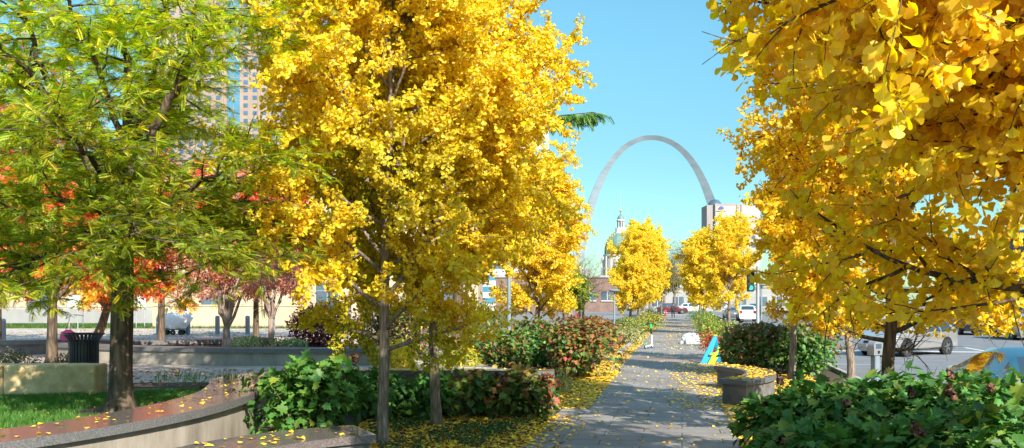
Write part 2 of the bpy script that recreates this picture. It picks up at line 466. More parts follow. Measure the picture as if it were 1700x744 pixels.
for v in (20.6, 27.0, 33.4, 39.8, 46.2):
    mk.add([(KERB + .1, v, -.007), (KERB + 2.4, v, -.007), (KERB + 2.4, v + .1, -.007), (KERB + .1, v + .1, -.007)], [(0, 1, 2, 3)])
mk.add([(KERB + .2, 42, -.007), (20, 42, -.007), (20, 42.45, -.007), (KERB + .2, 42.45, -.007)], [(0, 1, 2, 3)])
structure('road_markings', mk, M['paint_white'])
edge = MB()
for v0, v1 in ((37.6, 48.8),):
    edge.box((PL - .12, (v0 + v1) / 2, .05), (.16, v1 - v0, .13), bev=.012)
structure('path_edging', edge, M['kerb'])

# raised plaza on the left, behind the curved wall
CC = W(-12, 13.2)[:2]
ZP, ZL, ZW = .60, .66, .82
def catmull(P, n=8):
    P = np.array(P, float)
    Q = np.vstack([2 * P[0] - P[1], P, 2 * P[-1] - P[-2]])
    out = []
    for i in range(1, len(Q) - 2):
        a, b, c, d = Q[i - 1], Q[i], Q[i + 1], Q[i + 2]
        for t in np.arange(n) / n:
            out.append(.5 * (2 * b + (c - a) * t + (2 * a - 5 * b + 4 * c - d) * t * t + (-a + 3 * b - 3 * c + d) * t ** 3))
    out.append(Q[-2])
    return np.array(out)
wall_c = []
for a in (-75, -58, -42, -27, -12, 3, 15):
    wall_c.append((-12 + 7.75 * math.cos(R_(a)), 13.2 + 7.75 * math.sin(R_(a)), .87))
wall_c += [(-4.86, 16.35, .80), (-4.65, 17.35, .68), (-3.8, 18.15, .58), (-2.6, 18.45, .55), (-1.0, 18.45, .55), (.83, 18.3, .55)]
wc = catmull(wall_c, 8)
def offset(wc, k):
    p = wc[:, :2]; t = norm(np.gradient(p, axis=0)); nrm_ = np.stack([-t[:, 1], t[:, 0]], 1)
    q = p + nrm_ * (wc[:, 2:3] * k)
    return np.array([W(a, b)[:2] for a, b in q])
t_w = thing('granite_seat_wall', 'long s-curved concrete wall with polished granite cap sweeping round the lawn', 'seat wall', (0, 0, 0))
MB().sweep(offset(wc, -.42), offset(wc, .42), 0, ZW - .105).build('wall_body', M['concrete'], t_w)
MB().sweep(offset(wc, -.51), offset(wc, .51), ZW - .105, ZW - .004).build('cap_edge', M['granite_edge'], t_w)
MB().sweep(offset(wc, -.50), offset(wc, .50), ZW - .0035, ZW).build('cap_top', M['granite'], t_w)

wl = offset(wc, .3)
poly = [tuple(p) for p in wl] + [tuple(W(.0, 20.5)[:2]), tuple(W(-1.6, 26)[:2]), tuple(W(2.5, 60)[:2]), tuple(W(2.5, 120)[:2]), tuple(W(-140, 120)[:2]), tuple(W(-140, 2)[:2])]
def ngon(poly, z):
    return MB().add([(p[0], p[1], z) for p in poly], [tuple(range(len(poly)))])
n_w = len(wl)
pp = MB()
pl_poly = [tuple(p) for p in wl[:]] + [tuple(W(.3, 19.0)[:2]), tuple(W(-1.7, 27)[:2]), tuple(W(0, 52)[:2]), tuple(W(-75, 52)[:2]), tuple(W(-75, 4)[:2])]
structure('plaza_paving', MB().prism(pl_poly, -.3, ZP), M['plaza'])
lp = MB().add([(p[0], p[1], ZP - .05) for p in [W(0, 52), W(0, 110), W(-110, 110), W(-110, 52)]], [(0, 1, 2, 3)])
structure('far_lawn_ground', lp, M['turf'])
# lawn inside the curve
arc_in = [(-12 + 7.34 * math.cos(R_(a)), 13.2 + 7.34 * math.sin(R_(a))) for a in np.linspace(-75, 22, 40)]
lawn_poly = [W(x, d)[:2] for x, d in arc_in] + [W(-5.9, 16.75)[:2], W(-6.7, 16.6)[:2], W(-7.2, 15.6)[:2], W(-20, 15.5)[:2], W(-20, 5)[:2]]
structure('lawn', ngon(lawn_poly, ZL), M['turf'])
mul = [W(-4.9 + 0, 15.9)[:2], W(-5.2, 16.5)[:2], W(-6.2, 16.3)[:2], W(-7.0, 16.3)[:2], W(-7.0, 17.2)[:2], W(-5.9, 17.35)[:2], W(-5.0, 17.3)[:2]]
structure('mulch_bed', ngon(mul, ZL + .006), M['mulch'])
TL = W(-5.42, 12.85)
mr_ = [TL[:2] + np.array([math.cos(a), math.sin(a)]) * (.62 + .1 * math.sin(3 * a)) for a in np.linspace(0, 2 * math.pi, 28, endpoint=False)]
structure('mulch_ring', ngon(mr_, ZL + .005), M['mulch'])

# ------------------------------------------------------------------ walls, benches
t = thing('limestone_block_wall', 'low rough yellow limestone block wall at the back of the lawn', 'wall', W(-8.6, 15.35, ZL))
lb = MB()
L0, L1 = -12.5, -6.78
x = L0
for i, wd in enumerate((1.35, 1.55, 1.3, 1.52)):
    lb.box((*(W(x + wd / 2, 15.35 + .012 * (i % 2)) - W(-8.6, 15.35))[:2], .22), (wd - .012, .46, .52), YAW, bev=.02)
    x += wd
lb.build('stone_blocks', M['limestone'], t)

def arc_bench(name, label, cu, cv, r0, r1, a0, a1, h, mats=('concrete', 'granite_edge')):
    t = thing(name, label, 'bench', (cu, cv, 0))
    A = np.linspace(R_(a0), R_(a1), 28)
    Lp = [(r0 * math.cos(a), r0 * math.sin(a)) for a in A]; Rp = [(r1 * math.cos(a), r1 * math.sin(a)) for a in A]
    e = .06 / r0
    A2 = np.linspace(R_(a0) - e, R_(a1) + e, 28)
    Lc = [((r0 - .05) * math.cos(a), (r0 - .05) * math.sin(a)) for a in A2]; Rc = [((r1 + .05) * math.cos(a), (r1 + .05) * math.sin(a)) for a in A2]
    MB().sweep(Lp, Rp, 0, h - .10).build('bench_base', M[mats[0]], t)
    MB().sweep(Lc, Rc, h - .10, h).build('seat_slab', M[mats[1]], t)
    return t
arc_bench('curved_stone_bench', 'curved stone bench strewn with yellow leaves right of the path', -1.75, 22.0, 3.24, 3.82, -37, 36, .54, ('concrete_dark', 'granite_edge'))
arc_bench('curved_stone_bench', 'polished granite bench end in front of the slim ginkgo trunk left of the path', -2.35, 9.2, 2.4, 3.3, 128, 225, .52, ('concrete_dark', 'granite'))

def ring_wall(name, label, X, D, r0, r1, a0, a1, z0, z1, cap=.1, mats=('concrete', 'granite_edge')):
    c = W(X, D, z0)
    t = thing(name, label, 'planter wall', c)
    A = np.linspace(R_(a0), R_(a1), 48) + YAW
    P = lambda r: [(r * math.cos(a), r * math.sin(a)) for a in A]
    h = z1 - z0
    MB().sweep(P(r0), P(r1), 0, h - cap).build('wall_body', M[mats[0]], t)
    MB().sweep(P(r0 - .05), P(r1 + .05), h - cap, h).build('cap', M[mats[1]], t)
    return t
ring_wall('planter_ring_wall', 'long gently curved grey planter wall behind the lawn and its paving', -5.3, 33.0, 9.9, 10.5, -136, -74, ZP - .1, 1.02)
ring_wall('planter_ring_wall', 'dark low round granite bench ring out on the sunny plaza', -10.6, 29.6, 2.6, 3.2, -170, -14, ZP, 1.04, .12, ('concrete_dark', 'granite_edge'))
ring_wall('planter_ring_wall', 'short dark curved bench behind the litter bin', -15.2, 29.5, 2.1, 2.6, -160, -20, ZP, 1.02, .12, ('concrete_dark', 'granite_edge'))
structure('planter_soil', MB().add([(*W(x, d)[:2], .88) for x, d in ((-12.2, 25.9), (-9, 23.6), (-5.3, 23.0), (-3.4, 23.2), (-2.8, 27.5), (-7, 29))], [(0, 1, 2, 3, 4, 5)]), M['soil'])

# ------------------------------------------------------------------ trees
def curve(p, d, L, n, r, wob=.12, up=0.0):
    pts = [np.array(p, float)]; d = norm(np.array(d, float)); st = L / n
    for i in range(n):
        d = norm(d + r.normal(size=3) * wob + np.array([0, 0, up]))
        pts.append(pts[-1] + d * st)
    return np.array(pts)

def perp_dir(d, ang, r):
    a = norm(np.cross(d, r.normal(size=3)))
    return norm(d * math.cos(ang) + a * math.sin(ang))

GINKGO_COLS = [(.985, .69, .022), (.98, .62, .016), (.985, .76, .04), (.98, .71, .028), (.82, .72, .028)]
AMBER_COLS = [(.99, .66, .015), (.985, .60, .013), (.99, .72, .02), (.98, .54, .011), (.985, .68, .019)]

def ginkgo_meshes(seed, H, Rr, zb, nprim=34, nsec=8, ntw=4, lsize=.075, per=3, tmpl=FAN, cols=GINKGO_COLS, wts=(4, 3, 2.5, 1.6, .9), r_trunk=.1, spacing=.055, elev=(25, 50), green_low=.0, zmin=None, xmin=None):
    r = np.random.default_rng(seed)
    tb = Tubes()
    tp = [(0, 0, 0), (0, 0, .06), (0, 0, .25)]
    zz = np.linspace(.6, H * .95, 12)
    off = np.cumsum(r.normal(size=(12, 2)) * .025, axis=0)
    tp = np.array(tp + [(off[i, 0], off[i, 1], zz[i]) for i in range(12)])
    rad = r_trunk * np.interp(tp[:, 2], [0, .06, .25, zb, H * .5, H], [1.35, 1.2, 1.02, .9, .55, .1])
    tb.addr(tp, rad, 14)
    LP, LD = [], []
    def env(z):
        t = np.clip((z - zb) / (H - zb), 0, 1)
        return Rr * (np.where(t < .28, .62 + .38 * np.sin(t / .28 * math.pi / 2), np.cos((t - .28) / .72 * math.pi / 2) ** .75))
    def spur(pts, frac0=0.0, sp=spacing):
        seg = np.linalg.norm(np.diff(pts, axis=0), axis=1); Ltot = seg.sum()
        k = max(1, int(Ltot * (1 - frac0) / sp))
        s = (frac0 + (1 - frac0) * (np.arange(k) + r.random(k)) / k) * Ltot
        cs = np.concatenate([[0], np.cumsum(seg)])
        P = np.stack([np.interp(s, cs, pts[:, j]) for j in range(3)], 1)
        td = norm(np.gradient(pts, axis=0)); T = np.stack([np.interp(s, cs, td[:, j]) for j in range(3)], 1)
        LP.append(np.repeat(P, per, 0)); LD.append(np.repeat(T, per, 0))
    for i in range(nprim):
        f = (i + .5) / nprim
        z0 = zb * .93 + (H * .9 - zb * .93) * f
        az = i * 2.39996 + r.normal() * .25
        el = R_(r.uniform(*elev)) + f * .5
        if f < .25: el -= R_(14) * (1 - f * 4)
        Lb = max(.35, float(env(z0 + .25 * Rr * (1 - f))) * r.uniform(.82, 1.08)) / max(.5, math.cos(el))
        p0 = np.array([np.interp(z0, tp[:, 2], tp[:, 0]), np.interp(z0, tp[:, 2], tp[:, 1]), z0])
        d0 = np.array([math.cos(az) * math.cos(el), math.sin(az) * math.cos(el), math.sin(el)])
        pts = curve(p0, d0, Lb, 9, r, .09, .015)
        if xmin is not None: pts = pts[:max(3, int(((pts[:, 0] > xmin + .25 + .7 * np.clip(3.4 - pts[:, 2], 0, 1)) & (pts[:, 2] > (zmin or 0))).sum()))]
        tb.add(pts, .045 * (1 - f * .6) * r_trunk / .1, .006, 6)
        spur(pts, .3)
        ns = max(3, int(nsec * (Lb / Rr) + 2))
        for j in range(ns):
            s = .2 + .78 * (j + r.random()) / ns
            k = s * (len(pts) - 1); a = int(min(len(pts) - 2, k)); q = pts[a] + (pts[a + 1] - pts[a]) * (k - a)
            dd = norm(pts[a + 1] - pts[a])
            d1 = perp_dir(dd, R_(r.uniform(35, 75)), r)
            d1[2] = d1[2] * .7 + .08
            L1 = Lb * r.uniform(.26, .46) * (1.1 - s * .55)
            p1 = curve(q, d1, L1, 6, r, .13, -.01)
            if xmin is not None and (p1[:, 0] - .5 * np.clip(3.3 - p1[:, 2], 0, 1)).min() < xmin - .05: continue
            tb.add(p1, .013 * r_trunk / .1, .003, 4)
            spur(p1, .08)
            nt_ = max(2, int(ntw * L1 / (.35 * Rr) + 1))
            for m in range(nt_):
                s2 = .2 + .8 * (m + r.random()) / nt_
                k = min(5.99, s2 * 6); a = int(k); q2 = p1[a] + (p1[a + 1] - p1[a]) * (k - a)
                d2 = perp_dir(norm(p1[a + 1] - p1[a]), R_(r.uniform(35, 70)), r); d2[2] -= .12
                p2_ = curve(q2, d2, r.uniform(.18, .5) * (Rr / 2.2), 4, r, .15, -.03)
                if xmin is not None and p2_[:, 0].min() < xmin - .25: continue
                tb.add(p2_, .0055, .002, 3)
                spur(p2_, .05)
    # leading shoots
    for i in range(7):
        az = r.random() * 6.28
        pts = curve(tp[-1], (math.cos(az) * .4, math.sin(az) * .4, 1), H * .1 * r.uniform(.6, 1.3), 5, r, .08)
        tb.add(pts, .012, .003, 4); spur(pts, 0)
    P = np.concatenate(LP); T = np.concatenate(LD)
    n = len(P)
    pd = norm(r.normal(size=(n, 3)) + T * .6 + np.array([0, 0, -.15]))
    P = P + pd * (r.uniform(.015, .06, n))[:, None]
    yd = norm(pd + r.normal(size=(n, 3)) * .45 + np.array([0, 0, -.45]))
    nr = norm(r.normal(size=(n, 3)) * .85 + np.array([0, 0, .65]) + norm(P * [1, 1, 0]) * .3)
    sz = lsize * r.uniform(.65, 1.2, n)
    c = palette(n, cols, wts, r)
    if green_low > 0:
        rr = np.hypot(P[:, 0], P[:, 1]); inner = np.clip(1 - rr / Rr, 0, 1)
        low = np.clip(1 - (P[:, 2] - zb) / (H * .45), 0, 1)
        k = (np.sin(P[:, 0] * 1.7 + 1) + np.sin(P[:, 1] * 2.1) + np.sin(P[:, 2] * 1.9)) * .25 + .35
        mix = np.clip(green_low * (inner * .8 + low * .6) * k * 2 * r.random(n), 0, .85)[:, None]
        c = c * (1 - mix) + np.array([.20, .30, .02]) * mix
    if xmin is not None:
        kk = (P[:, 0] > xmin + .25 * r.random(n) + .4 * np.clip(3.2 - P[:, 2], 0, 1)) & (P[:, 2] > zmin + .3 * r.random(n) ** 2)
        P, yd, nr, sz, c = P[kk], yd[kk], nr[kk], sz[kk], c[kk]
    return tb, leaf_mesh('crown', tmpl, P, yd, nr, sz, c), len(P)

def ginkgo(label, loc, rotz, group, **kw):
    bark = kw.pop('bark', 'bark_ginkgo')
    tb, cm, n = ginkgo_meshes(**kw)
    t = thing('ginkgo_tree', label, 'ginkgo tree', loc, rotz, group)
    tb.build('trunk', M[bark], t)
    link('crown', cm, M['amber' if kw.get('cols') is AMBER_COLS else 'ginkgo'], t)
    print('ginkgo leaves', n)
    return t
GG = 'yellow ginkgo trees lining the promenade'
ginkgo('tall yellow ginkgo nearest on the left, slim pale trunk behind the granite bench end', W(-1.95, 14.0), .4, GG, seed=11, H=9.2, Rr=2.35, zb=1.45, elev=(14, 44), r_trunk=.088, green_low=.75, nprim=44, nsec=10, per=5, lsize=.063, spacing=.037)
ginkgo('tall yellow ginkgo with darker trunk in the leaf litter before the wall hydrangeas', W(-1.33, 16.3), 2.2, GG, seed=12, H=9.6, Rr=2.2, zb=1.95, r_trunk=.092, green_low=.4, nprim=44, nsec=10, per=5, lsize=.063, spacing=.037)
ginkgo('yellow ginkgo rising behind the wall end beside the grey pole, arch leg at its tip', W(.70, 30.0), 1.0, GG, seed=13, H=6.3, Rr=1.72, zb=1.6, r_trunk=.095, nprim=36, nsec=9, per=5, spacing=.042, lsize=.07, tmpl=FANQ)
ginkgo('nearest amber ginkgo overhanging the right side with large fan leaves', (3.05, 6.05, 0), .0, GG, seed=21, H=7.6, Rr=3.05, zb=2.15, r_trunk=.12, nprim=48, nsec=11, ntw=5, lsize=.072, per=4, xmin=-2.95, zmin=2.06, tmpl=FANP, cols=AMBER_COLS, wts=(4, 2.5, 2.5, 1.5, 1), elev=(12, 36), spacing=.045, bark='bark_dark')
ginkgo('amber ginkgo whose dark trunk stands before the silver wagon', (3.06, 14.8, 0), .7, GG, seed=22, H=8.2, Rr=2.5, zb=1.5, elev=(2, 32), nprim=48, xmin=-9, zmin=1.68, r_trunk=.1, cols=AMBER_COLS, wts=(4, 3, 3, 1, 1), per=5, lsize=.066, spacing=.046, bark='bark_dark')
gA = ginkgo('ginkgo with slim pale trunk just right of the curved bench', (3.0, 26.7, 0), .3, GG, seed=23, H=7.0, Rr=1.15, zb=1.75, elev=(5, 36), r_trunk=.1, cols=AMBER_COLS, wts=(4, 3, 3, 1, 1), nprim=32, nsec=8, per=5, spacing=.048, lsize=.072, tmpl=FANQ)
dup(gA, (3.85, 31.0, 0), 2.0, 'ginkgo whose trunk stands close behind and right of the pale trunk by the bench')
dup(gA, (4.25, 24.9, 0), 4.1, 'ginkgo with a dark trunk at the kerb left of the parking meter')
gB = ginkgo('first ginkgo of the far left row beside the path lamp post', (-3.6, 66, 0), .5, GG, seed=31, H=5.0, Rr=1.3, zb=1.4, r_trunk=.1, nprim=32, nsec=8, ntw=4, spacing=.06, per=5, lsize=.088, tmpl=FANQ, wts=(4, 2, 4, 1, .2))
gC = ginkgo('fullest ginkgo of the far right row, left of the traffic signal', (2.9, 60, 0), .2, GG, seed=32, H=6.9, Rr=1.75, zb=1.8, r_trunk=.1, nprim=32, nsec=8, ntw=4, spacing=.06, per=5, lsize=.088, tmpl=FANQ, wts=(4, 3, 3, 1, .2))
dup(gC, (-3.4, 75, 0), 1.5, 'tallest ginkgo of the far left row, right of the green dome', (1.1, 1.1, 1.03))
dup(gB, (-3.4, 85, 0), 3.5, 'third ginkgo of the far left row, partly behind its taller neighbour', (1.45, 1.45, 1.69))
dup(gC, (-3.3, 96, 0), 5.0, 'last ginkgo of the far left row, nearest the parked red car', (1.15, 1.15, 1.24))
dup(gB, (1.75, 74, 0), 2.2, 'paler ginkgo of the far right row leaning over the path edge', (1.45, 1.45, 1.36))
dup(gC, (1.6, 86, 0), 4.0, 'third ginkgo of the far right row, behind the paler one', .95)
dup(gB, (1.9, 98, 0), 1.1, 'last ginkgo of the far right row, nearest the side street', 1.3)

# honey locust with hand-laid limbs
def locust():
    r = np.random.default_rng(5)
    base = np.array([*TL[:2], ZL])
    t = thing('honey_locust_tree', 'big green and yellow feathery locust tree on the lawn with dark trunk', 'tree', base)
    D0 = 12.85
    def Q(px, py, dd=0.0):
        D = D0 + dd
        p = at(px, D, EYE - (py - HZ) * D / F)
        return p - base
    tb = Tubes()
    trunk = catmull([Q(200, 684), Q(200, 670), Q(201, 600), Q(203, 500), Q(203, 420), Q(198, 352)], 5)
    hh = trunk[:, 2]
    tb.addr(trunk, np.interp(hh, [0, .08, .22, .6, 2.7], [.255, .21, .17, .15, .145]), 18)
    limbs = [
        ([Q(198, 352), Q(205, 260), Q(216, 120), Q(190, 0), Q(175, -160)], .10),
        ([Q(203, 352), Q(232, 210, .3), Q(262, 70, .5), Q(290, -60, .6)], .09),
        ([Q(206, 350), Q(262, 200, -.3), Q(300, 130, -.5), Q(335, 70, -.6), Q(380, 40, -.8), Q(450, 52, -.9)], .085),
        ([Q(300, 130, -.5), Q(325, 20, -.4), Q(340, -110, -.3)], .05),
        ([Q(194, 352), Q(140, 260, -.4), Q(70, 150, -.9), Q(0, 80, -1.3), Q(-80, 40, -1.5)], .08),
        ([Q(192, 352), Q(150, 320, .5), Q(100, 265, 1.0), Q(20, 200, 1.5), Q(-60, 170, 2)], .07),
        ([Q(204, 360), Q(250, 345, -.4), Q(330, 305, -.9), Q(430, 260, -1.0)], .06),
        ([Q(192, 365), Q(150, 345, -.8), Q(70, 325, -1.6), Q(-20, 330, -2.2)], .06),
        ([Q(198, 352), Q(205, 280, 1.0), Q(240, 180, 2.2), Q(300, 110, 3.2)], .075),
        ([Q(198, 352), Q(180, 270, 1.0), Q(140, 160, 2.0), Q(100, 60, 2.6)], .075),
        ([Q(198, 352), Q(170, 290, -1.0), Q(120, 230, -2.2), Q(80, 190, -3.0)], .06),
        ([Q(196, 370), Q(205, 365, -.9), Q(215, 372, -1.8), Q(225, 385, -2.6)], .045),
        ([Q(204, 365), Q(260, 370, .6), Q(350, 380, 1.0), Q(430, 420, 1.2)], .05),
        ([Q(196, 380), Q(120, 390, .3), Q(30, 400, .5), Q(-60, 420, .5)], .05),
        ([Q(196, 385), Q(130, 400, -.5), Q(60, 430, -.9), Q(-10, 470, -1.2)], .04),
        ([Q(204, 372), Q(270, 392, -.5), Q(345, 415, -.9), Q(410, 440, -1.0)], .04),
        ([Q(204, 360), Q(280, 372, .6), Q(360, 372, 1.2), Q(450, 395, 1.6)], .045),
        ([Q(204, 365), Q(290, 330, .3), Q(380, 330, .6), Q(465, 350, .8)], .05),
        ([Q(110, 215, -.7), Q(60, 90, -.9), Q(30, -30, -1.0), Q(10, -140, -1)], .05),
        ([Q(205, 260), Q(170, 130, -.8), Q(120, 20, -1.4), Q(90, -90, -1.7)], .05),
        ([Q(196, 375, 0), Q(190, 385, -.7), Q(170, 410, -1.5), Q(150, 440, -2.0)], .035),
    ]
    FP, FD = [], []
    def fronds(pts, k):
        s = r.random(k) * (len(pts) - 1); a = np.minimum(s.astype(int), len(pts) - 2)
        p = pts[a] + (pts[a + 1] - pts[a]) * (s - a)[:, None]
        d = norm(pts[a + 1] - pts[a])
        FP.append(p); FD.append(d)
    for P, rad in limbs:
        c = catmull(P, 6)
        L = np.linalg.norm(np.diff(c, axis=0), axis=1).sum()
        c = c + r.normal(size=c.shape) * .02
        c[0] = P[0]
        tb.add(c, rad, .014, 9, .8)
        nb = int(7 + L * 5)
        for j in range(nb):
            s = (.22 + .78 * (j + r.random()) / nb) * (len(c) - 1); a = min(int(s), len(c) - 2)
            q = c[a] + (c[a + 1] - c[a]) * (s - a)
            d = perp_dir(norm(c[a + 1] - c[a]), R_(r.uniform(40, 80)), r)
            d[2] = d[2] * .4 + .12
            L1 = r.uniform(.5, 1.25)
            p1 = curve(q, d, L1, 6, r, .16, -.02)
            tb.add(p1, .02 * (.5 + rad * 5), .004, 5)
            fronds(p1, 16)
            for m in range(5):
                k = r.uniform(1, 5.9); a2 = int(k); q2 = p1[a2] + (p1[a2 + 1] - p1[a2]) * (k - a2)
                d2 = perp_dir(norm(p1[a2 + 1] - p1[a2]), R_(r.uniform(35, 70)), r); d2[2] = d2[2] * .35 + .02
                p2_ = curve(q2, d2, r.uniform(.3, .65), 4, r, .16, -.01)
                tb.add(p2_, .006, .002, 3)
                fronds(p2_, 21)
    tb.build('trunk', M['bark_dark'], t)
    P = np.concatenate(FP); T = np.concatenate(FD); n = len(P)
    yd = norm(T * .7 + r.normal(size=(n, 3)) * [1, 1, .3] + np.array([0, 0, -.12]))
    nr = norm(r.normal(size=(n, 3)) * .35 + np.array([0, 0, 1.0]))
    c = palette(n, [(.38, .55, .02), (.60, .70, .022), (.86, .76, .028), (.20, .35, .016), (.90, .60, .028)], (4.2, 3.2, 2.2, 3, 1.6), r)
    # sun and shade put into the leaf colour: brighter patches, darker lower fronds
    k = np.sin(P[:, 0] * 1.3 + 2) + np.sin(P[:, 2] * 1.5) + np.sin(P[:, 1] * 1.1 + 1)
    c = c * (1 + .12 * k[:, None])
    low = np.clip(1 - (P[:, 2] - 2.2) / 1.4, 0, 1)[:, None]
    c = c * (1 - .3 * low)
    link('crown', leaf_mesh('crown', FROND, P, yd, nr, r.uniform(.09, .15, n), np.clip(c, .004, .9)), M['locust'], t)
    print('fronds', n)
locust()

def broad_tree(name, label, cat, loc, H, zb, Rr, cols, wts, seed, bark='bark_dark', r_trunk=.14, nlimb=9, nsub=9, leaves=26, lsize=.1, tmpl=MAPLE, leafm='maple', fork=None, lean=(0, 0), bare=False, el0=20, spread=1.0, group=None, rx=1.0):
    r = np.random.default_rng(seed)
    t = thing(name, label, cat, loc, 0, group)
    tb = Tubes()
    fork = fork or zb
    tp = np.array([(lean[0] * s, lean[1] * s, z) for s, z in ((0, 0), (.02, .08), (.1, .3), (.5, fork * .5), (1, fork))])
    tb.addr(tp, r_trunk * np.array([1.4, 1.2, 1.0, .9, .8]), 12)
    LP, LD = [], []
    top = tp[-1]
    for i in range(nlimb):
        az = i * 2.4 + r.normal() * .3
        f = (i + .5) / nlimb
        el = R_(el0 + (82 - el0) * f)
        tgt = np.array([math.cos(az) * Rr * math.cos(el) * spread * rx, math.sin(az) * Rr * math.cos(el) * spread, (H - fork) * (.25 + .72 * math.sin(el))]) * r.uniform(.85, 1.05)
        c = catmull([top + [0, 0, -.3 * r.random() * fork * .3], top + tgt * .4 + np.array([0, 0, .12 * (H - fork)]), top + tgt], 6)
        c[1:] += r.normal(size=c[1:].shape) * .03 * Rr / 2
        tb.add(c, r_trunk * .45, r_trunk * .06, 7)
        L = np.linalg.norm(np.diff(c, axis=0), axis=1).sum()
        for j in range(nsub):
            s = (.25 + .75 * (j + r.random()) / nsub) * (len(c) - 1); a = min(int(s), len(c) - 2)
            q = c[a] + (c[a + 1] - c[a]) * (s - a)
            d = perp_dir(norm(c[a + 1] - c[a]), R_(r.uniform(35, 75)), r); d[2] = d[2] * .6 + .15
            p1 = curve(q, d, L * r.uniform(.22, .42), 5, r, .14, .0 if not bare else .03)
            tb.add(p1, r_trunk * .1, r_trunk * .025, 4)
            for m in range(5):
                k = r.uniform(.8, 4.9); a2 = int(k); q2 = p1[a2] + (p1[a2 + 1] - p1[a2]) * (k - a2)
                d2 = perp_dir(norm(p1[a2 + 1] - p1[a2]), R_(r.uniform(30, 65)), r)
                p2_ = curve(q2, d2, L * r.uniform(.1, .2), 4, r, .14)
                tb.add(p2_, r_trunk * .03, r_trunk * .012, 3)
                if bare:
                    for w_ in range(3):
                        p3 = curve(p2_[r.integers(1, 4)], perp_dir(norm(p2_[-1] - p2_[0]), R_(r.uniform(25, 60)), r), L * r.uniform(.06, .13), 3, r, .12)
                        tb.add(p3, r_trunk * .016, r_trunk * .008, 3)
                if leaves:
                    s3 = r.random(leaves) * 4; a3 = np.minimum(s3.astype(int), 3)
                    LP.append(p2_[a3] + (p2_[a3 + 1] - p2_[a3]) * (s3 - a3)[:, None]); LD.append(norm(p2_[a3 + 1] - p2_[a3]))
    tb.build('trunk', M[bark], t)
    if leaves:
        P = np.concatenate(LP); n = len(P)
        P = P + r.normal(size=(n, 3)) * .07 * Rr / 2
        yd = norm(np.concatenate(LD) * .4 + r.normal(size=(n, 3)) + [0, 0, -.5])
        nr = norm(r.normal(size=(n, 3)) * .7 + [0, 0, .8])
        link('crown', leaf_mesh('crown', tmpl, P, yd, nr, lsize * r.uniform(.7, 1.25, n), palette(n, cols, wts, r, .18)), M[leafm], t)
    return t

RED = [(.88, .07, .05), (.92, .14, .06), (.80, .04, .07), (.93, .28, .07), (.7, .09, .07)]
ORG = [(.90, .32, .03), (.93, .50, .03), (.84, .20, .03), (.93, .62, .05)]
broad_tree('red_maple_tree', 'tall scarlet maple behind the locust at the far left edge', 'maple tree', at(-6, 29, ZP), 9.4, 3.2, 3.4, RED, (3, 3, 2, 2, 1), 41, 'bark_dark', .16, lsize=.12)
broad_tree('orange_maple_tree', 'orange and red maple with grey trunk by the litter bin', 'maple tree', at(86, 23.6, ZP), 5.2, 1.7, 2.8, ORG + RED[:2], (2, 1, 2, 1, 4, 3), 42, 'bark_dark', .135, lsize=.12, lean=(.02, 0), el0=-12, nlimb=12, leaves=30)
broad_tree('orange_maple_tree', 'golden orange maple with a leaning trunk behind the litter bin', 'maple tree', at(160, 34, ZP), 4.6, 1.25, 2.8, ORG, (2, 4, 1, 3), 43, 'bark_dark', .17, lsize=.13, lean=(.35, .1), el0=-10, nlimb=12, leaves=30)
broad_tree('red_maple_tree', 'bright red maple reaching over the white cart', 'maple tree', at(268, 33, ZP), 6.2, 2.6, 3.6, RED, (4, 4, 2, 2, 1), 44, 'bark_dark', .13, lsize=.13, el0=-12, nlimb=13, leaves=30)
broad_tree('red_maple_tree', 'scarlet maple beyond the small pale tree in the planter', 'maple tree', at(425, 37, ZP), 6.4, 2.2, 3.2, RED, (4, 4, 2, 3, 1), 48, 'bark_dark', .12, lsize=.14, el0=-10, nlimb=12, leaves=28)
broad_tree('rust_leaf_tree', 'small pale multi-stem tree with sparse pinkish rust leaves in the planter', 'tree', at(376, 25.0, .88), 3.9, .55, 1.9, [(.62, .24, .14), (.76, .38, .22), (.74, .45, .12), (.55, .15, .11)], (3, 3, 1, 2), 45, 'bark_pale', .11, nlimb=10, leaves=24, lsize=.085, tmpl=OVAL)
broad_tree('rust_leaf_tree', 'dusky pink leafed small tree left of the plum shrub', 'tree', at(450, 29.5, ZP), 4.6, 1.0, 2.2, [(.62, .24, .15), (.72, .34, .2), (.5, .13, .12)], (3, 3, 2), 46, 'bark_pale', .10, nlimb=10, leaves=26, lsize=.1, tmpl=OVAL)

